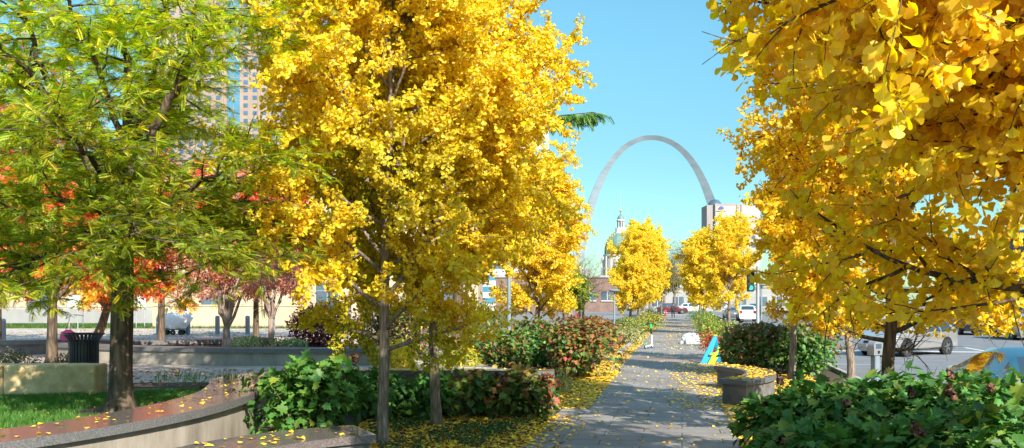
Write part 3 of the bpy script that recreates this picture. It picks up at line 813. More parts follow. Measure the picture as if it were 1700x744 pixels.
# conifer-like tree with a frond reaching past the ginkgo
def cypress():
    r = np.random.default_rng(9)
    base = at(758, 23.5, 0)
    t = thing('cypress_tree', 'green feathery tree behind the ginkgos, one drooping bough against the sky', 'tree', base)
    tb = Tubes()
    tb.addr(np.array([(0, 0, 0), (0, 0, .3), (.05, 0, 3), (0, .05, 6.5), (0, 0, 9)]), [.2, .16, .13, .08, .02], 10)
    FP, FD = [], []
    boughs = [(at(984, 23.5, EYE + (HZ - 186) * 23.5 / F) - base, 1)]
    for i in range(26):
        z = 4.2 + 4.6 * i / 26; az = i * 2.4; L = 2.3 * (1 - .07 * abs(i - 10) * .6) * (1 - i / 40)
        boughs.append((np.array([math.cos(az) * L, math.sin(az) * L, z + .2]), 0))
    for tip, big in boughs:
        st = np.array([0, 0, tip[2] - (.35 if not big else 1.0)])
        c = catmull([st, st * .5 + tip * .5 + np.array([0, 0, .25]), tip], 8)
        tb.add(c, .04, .006, 6)
        for s in np.linspace(.25 if not big else .3, 1, 30 if big else 22):
            k = s * (len(c) - 1); a = min(int(k), len(c) - 2); q = c[a] + (c[a + 1] - c[a]) * (k - a)
            d = norm(c[a + 1] - c[a])
            for _ in range(3):
                d2 = norm(d * .9 + r.normal(size=3) * [.5, .5, .2] + [0, 0, -.35])
                p = curve(q, d2, r.uniform(.25, .5), 3, r, .1, -.08)
                tb.add(p, .005, .002, 3)
                s3 = r.random(9) * 3; a3 = np.minimum(s3.astype(int), 2)
                FP.append(p[a3] + (p[a3 + 1] - p[a3]) * (s3 - a3)[:, None]); FD.append(norm(p[a3 + 1] - p[a3]))
    tb.build('trunk', M['bark_dark'], t)
    P = np.concatenate(FP); n = len(P)
    yd = norm(np.concatenate(FD) + r.normal(size=(n, 3)) * .4 + [0, 0, -.5])
    link('crown', leaf_mesh('crown', FROND, P, yd, norm(r.normal(size=(n, 3)) * .4 + [0, 0, 1]), r.uniform(.14, .24, n), palette(n, [(.10, .24, .04), (.17, .34, .05), (.30, .42, .05)], (3, 3, 1.4), r)), M['locust'], t)
cypress()

# bare and distant trees
DUSK = [(.20, .13, .10), (.26, .17, .12), (.17, .13, .10)]
broad_tree('bare_tree', 'bare grey tree with fine twigs left of the domed courthouse', 'tree', at(968, 92, 0), 6.6, 1.6, 2.6, DUSK, (1, 1, 1), 51, 'bark_grey', .14, nlimb=12, leaves=0, bare=True)
broad_tree('bare_tree', 'dark bare tree standing low behind the left hydrangeas', 'tree', at(962, 70, 0), 4.6, 1.4, 2.2, DUSK, (1, 1, 1), 52, 'bark_dark', .12, nlimb=12, leaves=0, bare=True)
broad_tree('bare_tree', 'thinning brownish tree closing the end of the promenade', 'tree', at(1120, 190, 0), 13.5, 3.2, 4.4, DUSK, (1, 1, 1), 53, 'bark_grey', .28, nlimb=13, leaves=3, lsize=.3, bare=True, tmpl=OVAL)
broad_tree('bare_tree', 'second brownish thinning tree, left of the one closing the promenade', 'tree', at(1103, 205, 0), 11, 3.0, 4.2, DUSK, (1, 1, 1), 54, 'bark_grey', .26, nlimb=13, leaves=3, lsize=.3, bare=True, tmpl=OVAL)
broad_tree('olive_tree', 'dull olive tree between the far left ginkgos and the path end', 'tree', at(1098, 128, 0), 7.6, 1.6, 2.1, [(.25, .20, .03), (.35, .25, .03), (.16, .15, .03)], (2, 2, 2), 55, 'bark_grey', .14, leaves=16, lsize=.22, tmpl=OVAL)
broad_tree('green_tree', 'small yellow-green tree behind the pale ginkgo trunk and grey pole', 'tree', at(938, 48, 0), 3.9, 1.2, 1.5, [(.25, .32, .03), (.45, .42, .03), (.14, .22, .02)], (3, 2, 2), 56, 'bark_grey', .08, leaves=18, lsize=.13, tmpl=OVAL)

# ------------------------------------------------------------------ shrubs
HG = [(.055, .17, .03), (.09, .25, .04), (.04, .12, .022), (.16, .30, .04), (.26, .30, .04)]
HM = [(.08, .20, .03), (.17, .22, .035), (.34, .12, .045), (.44, .08, .05), (.05, .12, .025), (.38, .28, .04)]
HR = [(.50, .03, .05), (.66, .05, .06), (.38, .04, .05), (.5, .14, .05)]
PLUM = [(.20, .035, .05), (.30, .06, .06), (.12, .025, .035), (.34, .10, .06)]
YEL = [(.92, .62, .03), (.85, .68, .04), (.55, .58, .04), (.92, .50, .03)]
BOX = [(.09, .19, .03), (.18, .28, .035), (.32, .36, .04), (.52, .44, .045)]
SAGE = [(.26, .28, .09), (.38, .36, .12), (.19, .22, .07), (.46, .39, .15)]
M['panicle'] = leafmat('dried_panicle', .2, .02, .6)
M['stem'] = pmat('shrub_stem', (.12, .075, .045), (.22, .15, .09), 12, .85)

def shrub(name, label, cat, loc, rx, ry, h, n, cols, wts, seed, lsize=.16, tmpl=OAK, heads=0, group=None, top=None, hole=.35, up=.35, stems=14, mat='green_leaf'):
    r = np.random.default_rng(seed)
    t = thing(name, label, cat, loc, r.random() * 6.28, group)
    if tmpl is OAK: n = int(n * 1.6); lsize *= .84
    # lumpy mound: several lobes
    nl = 9
    la = r.random(nl) * 6.28; lr = np.sqrt(r.random(nl)) * .55
    lc = np.stack([np.cos(la) * lr * rx, np.sin(la) * lr * ry, h * r.uniform(.35, .62, nl)], 1)
    ls = r.uniform(.38, .55, nl)
    i = r.integers(0, nl, n)
    d = norm(r.normal(size=(n, 3)) + [0, 0, .25])
    rad = r.uniform(.6, 1.06, n) ** .6
    P = lc[i] + d * np.stack([rx * ls[i] * 1.15, ry * ls[i] * 1.15, h * ls[i] * .85], 1) * rad[:, None]
    P[:, 2] = np.where(P[:, 2] < .05, r.uniform(.05, .5 * h, n), P[:, 2]); P[:, 2] = np.minimum(P[:, 2], h * 1.05)
    out = norm(P * [1, 1, .6] + [0, 0, -.15 * h])
    nr = norm(out * .75 + r.normal(size=(n, 3)) * .42 + [0, 0, up + .3])
    yd = norm(out + r.normal(size=(n, 3)) * .6 + [0, 0, -.45])
    c = palette(n, cols, wts, r, .15)
    if top is not None:
        k = np.clip((P[:, 2] / h - .62) * 2.2 + r.normal(size=n) * .25, 0, 1)[:, None] * .9
        tcol = palette(n, top, np.ones(len(top)), r)
        c = c * (1 - k) + tcol * k
    depth = np.clip((rad - .7) / .3, .35, 1)[:, None]
    link('foliage', leaf_mesh('foliage', tmpl, P, yd, nr, lsize * r.uniform(.6, 1.25, n), c), M[mat], t)
    tb = Tubes()
    for k in range(stems):
        e = P[r.integers(0, n)] * .9
        b = np.array([e[0] * .25, e[1] * .25, 0])
        tb.add(catmull([b, b * .6 + e * .4 + [0, 0, .1 * h], e], 4), .011, .004, 5)
    tb.build('stems', M['stem'], t)
    for k in range((heads + 1) // 2):
        a = r.random() * 6.28; q = P[np.argsort(-(P @ np.array([math.cos(a), math.sin(a), .9])))[r.integers(0, 6)]] + [0, 0, .04]
        hl = r.uniform(.10, .17)
        ax = norm(np.array([math.cos(a) * .5, math.sin(a) * .5, .7]) + r.normal(size=3) * .3)
        tt = np.linspace(0, 1, 9)
        vs, fs = tube_arrays(q + ax * (tt * hl)[:, None] + r.normal(size=(9, 3)) * .006, hl * .40 * np.sin(np.clip(tt * .9 + .1, 0, 1) * math.pi) ** .6 * (1 - .45 * tt), 11)
        vs = vs + r.normal(size=vs.shape) * .013
        cc = palette(len(fs), [(.12, .045, .025), (.20, .09, .05), (.28, .15, .08), (.06, .025, .015)], (2, 2, 1, 1.4), r, .3)
        link('flower_head', np_mesh('flower_head', vs, fs.ravel(), np.full(len(fs), 4), cc), M['panicle'], t)
    return t
G1 = 'oakleaf hydrangeas in the planting beds'
def hyd(label, X, D, rx, h, n, seed, cols=HG, wts=None, heads=4, lsize=.17, top=None, z=0.0, ry=None, **k):
    return shrub('hydrangea_shrub', label, 'shrub', W(X, D, z), rx, ry or rx, h, n, cols, wts or [1] * len(cols), seed, lsize, heads=heads, group=G1, top=top, **k)
WG = (3, 3, 2, 1.5, .6)
hyd('bright green lobed hydrangea in the bay of the curved wall', -3.12, 14.0, .95, 1.3, 680, 61, HG, (3, 4, 2, 2, .6), 5, .19)
hyd('dark green hydrangea at the wall between the green mound and the first trunk', -2.35, 17.3, .78, .88, 420, 62, HG, WG, 3)
hyd('dark green hydrangea at the wall between the two slim ginkgo trunks', -1.55, 17.4, .7, .84, 380, 63, HG, WG, 2)
hyd('green hydrangea at the wall just right of the darker trunk', -.68, 17.35, .72, .86, 420, 64, HM, (5, 3, 1, .5, 4, .6), 3)
hyd('hydrangea with bronze tips at the path end of the wall', .12, 17.3, .72, .95, 460, 65, HM, (4, 3, 1.4, .6, 3, .6), 3, top=[(.16, .07, .03), (.12, .09, .03)])
shrub('red_creeper', 'small crimson plant hanging at the wall end by the path', 'shrub', W(.66, 17.75, 0), .22, .22, .78, 150, HR, (3, 3, 2, 1), 66, .1, OVAL)
hyd('big russet and green hydrangea mound touching the path beyond the wall', 1.85, 26.6, 1.25, 1.85, 1500, 67, HM, (4, 3, 2, 1.5, 2, 2), 6, .16, top=[(.24, .06, .04), (.28, .12, .05), (.32, .03, .04)])
hyd('green hydrangea behind the pale ginkgo trunk and grey pole', .75, 28.3, 1.35, 1.75, 1400, 68, HG, (3, 3, 2, 2.5, 1), 4, .16, top=[(.2, .1, .04), (.22, .17, .04)])
hyd('dark hydrangea left of the grey pole, behind the wall', -.65, 26.6, 1.2, 1.35, 1000, 69, HM, (4, 2, 1, .4, 3, 1), 3, .16)
hyd('russet hydrangea at the back, left of the far path lamp', 3.4, 38, 1.5, 1.75, 1300, 70, HM, (2, 3, 3, 2.5, 2, 2), 4, .17, top=[(.3, .05, .04), (.26, .1, .06)])
shrub('low_shrub', 'low olive shrub in yellow litter between wall end and russet mound', 'shrub', at(925, 22.2, 0), .55, .5, .55, 900, SAGE + YEL[:1], (3, 2, 3, 1, 1), 71, .055, OVAL)
shrub('yellow_shrub', 'golden shrub behind the wall between the two slim trunks', 'shrub', at(655, 22.3, .0), .95, .6, 1.3, 2000, YEL, (3, 3, 1.5, 2), 72, .09, OVAL, mat='ginkgo')
shrub('yellow_shrub', 'golden green shrub behind the wall, right of the darker trunk', 'shrub', at(765, 22.6, .0), .95, .6, 1.25, 2000, YEL + HG[:2], (2, 3, 3, 1, 2, 2), 73, .09, OVAL, mat='ginkgo')
shrub('plum_shrub', 'dark plum leaved shrub above the planter wall', 'shrub', at(545, 26.5, .85), 1.35, 1.0, 1.3, 3600, PLUM, (3, 3, 2, 1), 74, .10, OVAL)
shrub('plum_shrub', 'dark shadowy shrub behind the first slim trunk', 'shrub', at(625, 29, .3), 1.4, 1.0, 2.0, 3600, PLUM + HG[:2], (2, 2, 2, 2, 2, 2), 75, .11, OVAL)
shrub('tall_shrub', 'tall brownish shrub with bare stems between the two slim trunks', 'shrub', at(695, 27.5, .2), 1.3, 1.0, 2.3, 2200, PLUM[:2] + YEL[:2] + HG[:2], (2, 1, 1, 1, 1, 2), 80, .11, OVAL, stems=30)
shrub('tall_shrub', 'tall dull green shrub behind the golden green one', 'shrub', at(775, 29.0, .2), 1.3, 1.0, 2.1, 2600, HM, (3, 3, 1, 1, 2, 2), 81, .12, OVAL)
shrub('variegated_plant', 'pale variegated green plants filling the planter under the small tree', 'plants', at(410, 24.3, .88), 1.15, .5, .36, 1100, [(.30, .34, .12), (.45, .46, .25), (.16, .24, .05), (.5, .46, .18)], (3, 2, 3, 2), 76, .085, OVAL)
shrub('variegated_plant', 'pale variegated plants at the right end of the planter', 'plants', at(480, 24.6, .88), .95, .5, .34, 900, [(.30, .34, .12), (.45, .46, .25), (.16, .24, .05)], (3, 2, 3), 77, .085, OVAL)
shrub('bronze_shrub', 'low bronze green shrub behind the limestone blocks at the left edge', 'shrub', at(10, 18.2, ZP), 1.25, .6, .62, 1500, [(.10, .09, .025), (.18, .12, .03), (.22, .15, .04), (.08, .10, .02)], (3, 3, 2, 2), 78, .06, OVAL)
shrub('bronze_shrub', 'low bronze shrub beside the grey trunk and the bin', 'shrub', at(108, 19.4, ZP), .5, .4, .5, 600, [(.10, .09, .025), (.18, .12, .03), (.22, .15, .04)], (3, 3, 2), 79, .06, OVAL)
# right of the path, foreground
FR = 'broad green hydrangeas in the right foreground bed'
for k, (lab, px, D, h, rx, n, hd) in enumerate([
    ('small hydrangea at the path corner of the right foreground bed', 1290, 13.2, .82, .62, 330, 2),
    ('foreground hydrangea below the two slim right trunks', 1360, 12.5, 1.16, .9, 560, 3),
    ('foreground hydrangea below the parking meter', 1460, 12.0, 1.34, .95, 620, 4),
    ('foreground hydrangea in front of the blue car rear', 1565, 11.7, 1.32, .95, 620, 5),
    ('foreground hydrangea with brown flower heads in front of the blue car windscreen', 1668, 11.2, 1.34, .95, 640, 9),
    ('lower front hydrangea at the left of the right foreground bed', 1350, 10.6, .82, .8, 480, 2),
    ('lower front hydrangea in the middle of the right foreground bed', 1480, 10.1, 1.0, .9, 560, 3),
    ('lower front hydrangea at the right edge of the foreground bed', 1620, 9.7, 1.1, .95, 600, 3)]):
    shrub('hydrangea_shrub', lab, 'shrub', at(px, D), rx, rx, h, n, HG, (3, 3.4, 2, 2, .9), 100 + k, .19, heads=hd, group=FR, up=.55)
hyd('russet topped hydrangea directly behind the curved bench', 7.25, 27.9, 1.25, 1.62, 1200, 111, HM, (4, 3, 1.4, .8, 3, 1), 4, .16, top=[(.24, .09, .05), (.3, .13, .07)])
hyd('broad hydrangea right of the curved bench below the slim trunks', 8.25, 27.6, 1.3, 1.66, 1200, 112, HG, WG, 5, .16, top=[(.24, .1, .05), (.2, .11, .05)])
hyd('hydrangea at the kerb right of the slim pale trunks', 9.1, 28.6, 1.15, 1.6, 1000, 113, HM, (4, 3, 1.4, .8, 3, 1), 4, .16, top=[(.3, .1, .08), (.22, .08, .06)])
shrub('red_shrub', 'bright red shrub behind the blue and green sign', 'shrub', at(1183, 36.5), .62, .6, 1.0, 650, HR, (3, 3, 2, 1.5), 114, .1, OVAL)
HGp = 'clipped shrubs along the far promenade edges'
for k, (lab, px, D, h, rx, n, cols) in enumerate([
    ('rounded green shrub, nearest of the clipped row right of the path', 1196, 44, 1.35, 1.15, 1500, BOX),
    ('rounded lime green shrub, second of the clipped row right of the path', 1178, 54, 1.45, 1.2, 1500, BOX),
    ('small dark shrub, third of the clipped row right of the path', 1164, 70, 1.5, 1.2, 1200, BOX[:2]),
    ('dark shrub at the far end of the clipped row right of the path', 1160, 92, 1.6, 1.4, 1000, BOX[:2]),
    ('sage coloured low shrub behind the green scooter', 1045, 46, .95, 1.5, 1700, SAGE),
    ('olive shrub between the lamp post and the green scooter', 1050, 58, 1.2, 1.3, 1500, BOX),
    ('yellow tinged shrub left of the path just beyond the scooter', 1080, 70, 1.35, 1.3, 1500, BOX + YEL[:1]),
    ('dark green shrub far left of the path near the hydrant', 1084, 90, 1.5, 1.5, 1200, BOX[:2])]):
    shrub('clipped_shrub', lab, 'shrub', at(px, D), rx, rx, h, n, cols, [1] * len(cols), 130 + k, .11, OVAL, group=HGp, up=.5)

# ------------------------------------------------------------------ leaf litter, grass (uncountable)
LIT = [(.92, .60, .025), (.88, .48, .02), (.94, .70, .06), (.68, .36, .05), (.5, .26, .08)]
def litter(name, P, seed, cols=LIT, wts=(4, 3, 2.5, 2, 1.8), size=.07, tmpl=FAN, flat=.22):
    r = np.random.default_rng(seed); n = len(P)
    yd = norm(r.normal(size=(n, 3)) * [1, 1, .12]); nr = norm(r.normal(size=(n, 3)) * flat + [0, 0, 1])
    P = P + np.stack([np.zeros(n), np.zeros(n), r.uniform(.012, .028, n)], 1)
    o = link(name, leaf_mesh(name, tmpl, P, yd, nr, size * r.uniform(.7, 1.2, n), palette(n, cols, wts, r)), M['dry_leaf'])
    return tag(o, kind='stuff')
def rect(n, u0, u1, v0, v1, z=0.0, r=rng, pu=None):
    u = r.uniform(u0, u1, n) if pu is None else u0 + (u1 - u0) * r.random(n) ** pu
    return np.stack([u, r.uniform(v0, v1, n), np.full(n, z)], 1)
litter('fallen_ginkgo_leaves', np.concatenate([
    rect(5600, -5.6, PL + .02, 11.2, 17.4), rect(420, PL, PL + .7, 11, 17.5, pu=2.4),
    rect(4400, -3.4, PL + .5, 18.6, 28.5, pu=.8), rect(2600, -2.9, PL + .4, 28, 48), rect(2200, -3.0, PL + .4, 46, 80)]), 201)
litter('fallen_path_leaves', np.concatenate([
    rect(650, PL, PR, 10, 34), rect(1300, -.4, PR, 19, 33, pu=.6), rect(800, PL, PR, 34, 90), rect(300, -1, PR, 36, 60)]), 202)
litter('fallen_bed_leaves', np.concatenate([
    rect(3200, PR - .35, 2.6, 12.6, 20), rect(3800, PR - .3, 3.6, 19.5, 30), rect(900, PR - .2, 3.5, 6, 12.5), rect(1600, PR - .2, 2.2, 30, 60)]), 203)
def arcpts(n, cu, cv, r0, r1, a0, a1, z):
    a = rng.uniform(R_(a0), R_(a1), n); q = rng.uniform(r0, r1, n)
    return np.stack([cu + q * np.cos(a), cv + q * np.sin(a), np.full(n, z)], 1)
litter('bench_leaves', np.concatenate([arcpts(520, -1.75, 22, 3.26, 3.82, -37, 36, .54), arcpts(45, -2.35, 9.2, 2.42, 3.3, 128, 170, .52)]), 204)
ii = rng.integers(20, len(wc) - 1, 260); kk = rng.uniform(-.45, .45, 260)
wp = np.array([offset(wc[max(0, i - 1):i + 2], k)[1] for i, k in zip(ii, kk)])
litter('wall_cap_leaves', np.concatenate([wp, np.full((260, 1), ZW)], 1), 205, LIT, (4, 2, 2, 2, 1), .06)
def lawn_pts(n, r=rng):
    a = r.uniform(-80, 21, n); q = 7.3 * np.sqrt(r.uniform(.12, 1, n))
    X = -12 + q * np.cos(np.radians(a)); Dd = 13.2 + q * np.sin(np.radians(a))
    k = (Dd < 16.4) & ~((Dd > 15.1) & (X < -6.7)) & (Dd > 6.5)
    X, Dd = X[k], Dd[k]
    return np.array([X * CS - Dd * SN, X * SN + Dd * CS, np.full(len(X), ZL)]).T
lp_ = lawn_pts(420)
litter('lawn_leaves', lp_ + [0, 0, .02], 206, [(.55, .38, .06), (.40, .22, .06), (.6, .45, .12), (.3, .14, .05)], (2, 2, 1, 1), .08, OVAL, .5)
def camrect(n, X0, X1, D0, D1, z):
    X, D = rng.uniform(X0, X1, n), rng.uniform(D0, D1, n)
    return np.stack([X * CS - D * SN, X * SN + D * CS, np.full(n, z)], 1)
litter('plaza_leaves', np.concatenate([camrect(500, -9, -4.9, 16.4, 20.5, ZP + .065), camrect(1500, -26, -6, 28, 50, ZP), camrect(700, -24, -12, 40, 52, ZP)]), 207,
       [(.35, .15, .06), (.45, .24, .08), (.26, .10, .05), (.5, .34, .12)], (2, 2, 2, 1), .1, OVAL, .3)
# turf blades
gp = lawn_pts(95000)
n = len(gp); r = np.random.default_rng(301)
keep = np.linalg.norm(gp[:, :2] - TL[:2], axis=1) > .5 + .25 * r.random(n)
gp = gp[keep]; n = len(gp)
tag(link('lawn_grass', leaf_mesh('lawn_grass', BLADE, gp, norm(r.normal(size=(n, 3)) * [.45, .45, .1] + [0, 0, 1]), norm(r.normal(size=(n, 3)) * [1, 1, .1]), r.uniform(.035, .075, n) * 1.15,
    palette(n, [(.08, .26, .018), (.13, .36, .025), (.055, .18, .018), (.26, .38, .045)], (3, 3, 2, .8), r)), M['grass']), kind='stuff')
# far grass strip
gq = camrect(26000, -32, -8, 52.5, 60, ZP - .03)
n = len(gq)
tag(link('far_lawn_grass', leaf_mesh('far_lawn_grass', BLADE, gq, norm(r.normal(size=(n, 3)) * [.5, .5, .1] + [0, 0, 1]), norm(r.normal(size=(n, 3)) * [1, 1, .1]), r.uniform(.12, .22, n),
    palette(n, [(.07, .16, .015), (.11, .22, .02), (.2, .26, .04)], (3, 3, 1), r)), M['grass']), kind='stuff')
# low evergreen ground cover poking through the litter
def patches(n_p, u0, u1, v0, v1, seed, per=60):
    r = np.random.default_rng(seed); out = []
    for _ in range(n_p):
        c = np.array([r.uniform(u0, u1), r.uniform(v0, v1), 0]); s = r.uniform(.12, .3)
        out.append(c + r.normal(size=(per, 3)) * [s, s, 0] + [0, 0, .03] + np.abs(r.normal(size=(per, 1))) * [0, 0, .05])
    return np.concatenate(out)
gc = patches(34, -5.0, -2.6, 12.6, 17.0, 302)
n = len(gc)
tag(link('ground_cover', leaf_mesh('ground_cover', OVAL, gc, norm(r.normal(size=(n, 3)) * [1, 1, .3] + [0, 0, .5]), norm(r.normal(size=(n, 3)) * .5 + [0, 0, 1]), r.uniform(.04, .08, n),
    palette(n, [(.03, .09, .02), (.05, .13, .025)], (1, 1), r)), M['green_leaf']), kind='stuff')
gt = np.concatenate([patches(5, *(lambda p: (p[0] - .8, p[0] + .8, p[1] - .3, p[1] + .3))(W(-5.6, 16.9)), 303, 26) + [0, 0, ZL]])
n = len(gt)
tag(link('sprouting_grass', leaf_mesh('sprouting_grass', BLADE, gt, norm(r.normal(size=(n, 3)) * [.4, .4, .1] + [0, 0, 1]), norm(r.normal(size=(n, 3)) * [1, 1, .1]), r.uniform(.12, .24, n),
    palette(n, [(.2, .34, .03), (.3, .4, .05)], (1, 1), r)), M['grass']), kind='stuff')

# ------------------------------------------------------------------ far landmarks
def arch():
    D = 1000.0; s = F / D
    c = at(1081.5, D, -13.0)
    t = thing('steel_arch', 'giant stainless steel arch rising beyond the trees and the green dome', 'arch', c, YAW)
    ft = .3048
    A, C_, L_ = 68.7672, 3.0022, 299.2239
    n = 90
    xs = np.linspace(-L_, L_, n)
    zs = 625.0925 - A * (np.cosh(C_ * xs / L_) - 1)
    dz = -A * C_ / L_ * np.sinh(C_ * xs / L_)
    side = 18.5 + (58 - 18.5) * ((625.0925 - zs) / 625.0925)
    tx = 1 / np.sqrt(1 + dz ** 2); tz = dz * tx
    nx, nz = -tz, tx                       # outward normal in the plane
    V = []
    for i in range(n):
        h = side[i] * math.sqrt(3) / 2
        o = (xs[i] + nx[i] * h / 3, zs[i] + nz[i] * h / 3); q = (xs[i] - nx[i] * h * 2 / 3, zs[i] - nz[i] * h * 2 / 3)
        V += [(o[0] * ft, -side[i] / 2 * ft, o[1] * ft), (o[0] * ft, side[i] / 2 * ft, o[1] * ft), (q[0] * ft, 0, q[1] * ft)]
    Fs = []
    for i in range(n - 1):
        for j in range(3):
            k = (j + 1) % 3
            Fs.append((i * 3 + j, i * 3 + k, (i + 1) * 3 + k, (i + 1) * 3 + j))
    MB().add(V, Fs).build('steel_skin', M['steel_arch'], t)
    for x in (-L_ * ft, L_ * ft): MB().box((x, 0, .4), (22, 20, .8)).build('footing', M['concrete'], t)
M['steel_arch'] = pmat('arch_steel', (.20, .255, .29), (.28, .335, .37), .05, .35, 0, metal=.25, detail=6, stretch=(1, 1, 3))
arch()

M['copper'] = pmat('green_copper', (.085, .16, .14), (.14, .22, .19), .5, .6, .1)
M['white_stone'] = pmat('white_stone', (.46, .43, .38), (.56, .53, .48), .4, .8)
M['dark_glass'] = pmat('dark_window', (.05, .075, .10), (.09, .13, .17), .3, .12, spec=.8)
M['gold'] = pmat('gilt', (.55, .42, .16), (.62, .5, .22), 3, .4, metal=.6)
def courthouse():
    D = 430.0; k = F / D
    def Z(py): return EYE + (HZ - py) / k
    t = thing('domed_courthouse', 'white courthouse with a tall green copper dome and lantern below the arch', 'courthouse', at(1030.5, D, -5), YAW)
    z0 = -5
    d = MB(); 
    rr = 7.4; zt, zb = Z(388), Z(423)
    prof = [(rr * 1.0, zb - z0), (rr * .99, zb + 1.5 - z0)]
    for a in np.linspace(8, 62, 12): prof.append((rr * math.cos(R_(a)) , zb + 1.2 - z0 + (zt - zb - 1.2) * math.sin(R_(a)) / math.sin(R_(62))))
    d.lathe(prof, n=32)
    dm = d.build('dome', M['copper'], t, True)
    rb = MB()
    for i in range(16):
        a = i * math.pi / 8
        rb.tube([((p[0] + .04) * math.cos(a), (p[0] + .04) * math.sin(a), p[1]) for p in prof], .16, 5)
    rb.build('dome_ribs', M['copper'], dm)
    dr = MB(); dr.lathe([(0, 6), (8.6, 6), (8.6, 16), (9.4, 16.2), (9.4, 17), (7.6, 17), (7.6, zb - z0 - 1), (8.2, zb - z0 - .8), (8.2, zb - z0), (0, zb - z0)], n=32)
    dr.build('drum', M['white_stone'], t)
    for i in range(20):
        a = i * math.pi / 10
        MB().tube([(8.95 * math.cos(a), 8.95 * math.sin(a), 17), (8.95 * math.cos(a), 8.95 * math.sin(a), zb - z0 - 1)], [.38, .32], 8).build('column', M['white_stone'], t)
    l = MB()
    l.lathe([(0, zt - .4 - z0), (3.4, zt - .4 - z0), (3.4, zt + .5 - z0), (2.6, zt + .5 - z0), (2.5, Z(379) - z0), (1.9, Z(379) - z0), (1.25, Z(378.5) - z0), (1.25, Z(368) - z0), (0, Z(368) - z0)], n=16)
    ln = l.build('lantern', M['white_stone'], t)
    for i in range(8):
        a = i * math.pi / 4
        MB().tube([(1.5 * math.cos(a), 1.5 * math.sin(a), Z(379) - z0), (1.5 * math.cos(a), 1.5 * math.sin(a), Z(367.5) - z0)], .2, 6).build('lantern_column', M['white_stone'], ln)
        b = a + math.pi / 8
        MB().box((1.2 * math.cos(b), 1.2 * math.sin(b), (Z(378) + Z(369)) / 2 - z0), (.34, .55, 2.2), b).build('lantern_window', M['dark_glass'], ln)
    MB().lathe([(0, Z(367.5) - z0), (1.9, Z(367.5) - z0), (2.05, Z(366) - z0), (1.75, Z(364.5) - z0), (0, Z(364.5) - z0)], n=20).build('lantern_cornice', M['white_stone'], ln)
    MB().lathe([(1.65, Z(364.5) - z0), (1.5, Z(361) - z0), (1.1, Z(358.5) - z0), (.5, Z(357) - z0), (.28, Z(354) - z0), (.25, Z(352) - z0)], n=20).build('lantern_cap', M['copper'], ln, True)
    MB().lathe([(0.02, Z(352.2) - z0), (.4, Z(351.5) - z0), (.62, Z(349.8) - z0), (.4, Z(348) - z0), (.02, Z(347.4) - z0)], n=12).build('ball_finial', M['gold'], ln, True)
    MB().tube([(0, 0, Z(348) - z0), (0, 0, Z(318) - z0)], [.07, .04], 5).build('flagpole', M['white_stone'], t)
    b = MB()
    b.box((0, 0, 3), (28, 30, 14)); b.box((-20, 0, 2), (14, 18, 12)); b.box((20, 0, 2), (14, 18, 12))
    b.build('wing_walls', M['white_stone'], t)
    po = MB()
    po.box((0, -18, 9.6), (16, 6, 1.2)); po.add([(-8.2, -21.2, 10.25), (8.2, -21.2, 10.25), (0, -21.2, 13.2), (-8.2, -14.9, 10.25), (8.2, -14.9, 10.25), (0, -14.9, 13.2)], [(0, 1, 2), (5, 4, 3), (0, 2, 5, 3), (1, 4, 5, 2), (0, 3, 4, 1)])
    for i in range(6): po.tube([(-7 + i * 2.8, -20, -2), (-7 + i * 2.8, -20, 9)], [.6, .5], 8)
    po.build('portico', M['white_stone'], t)
courthouse()

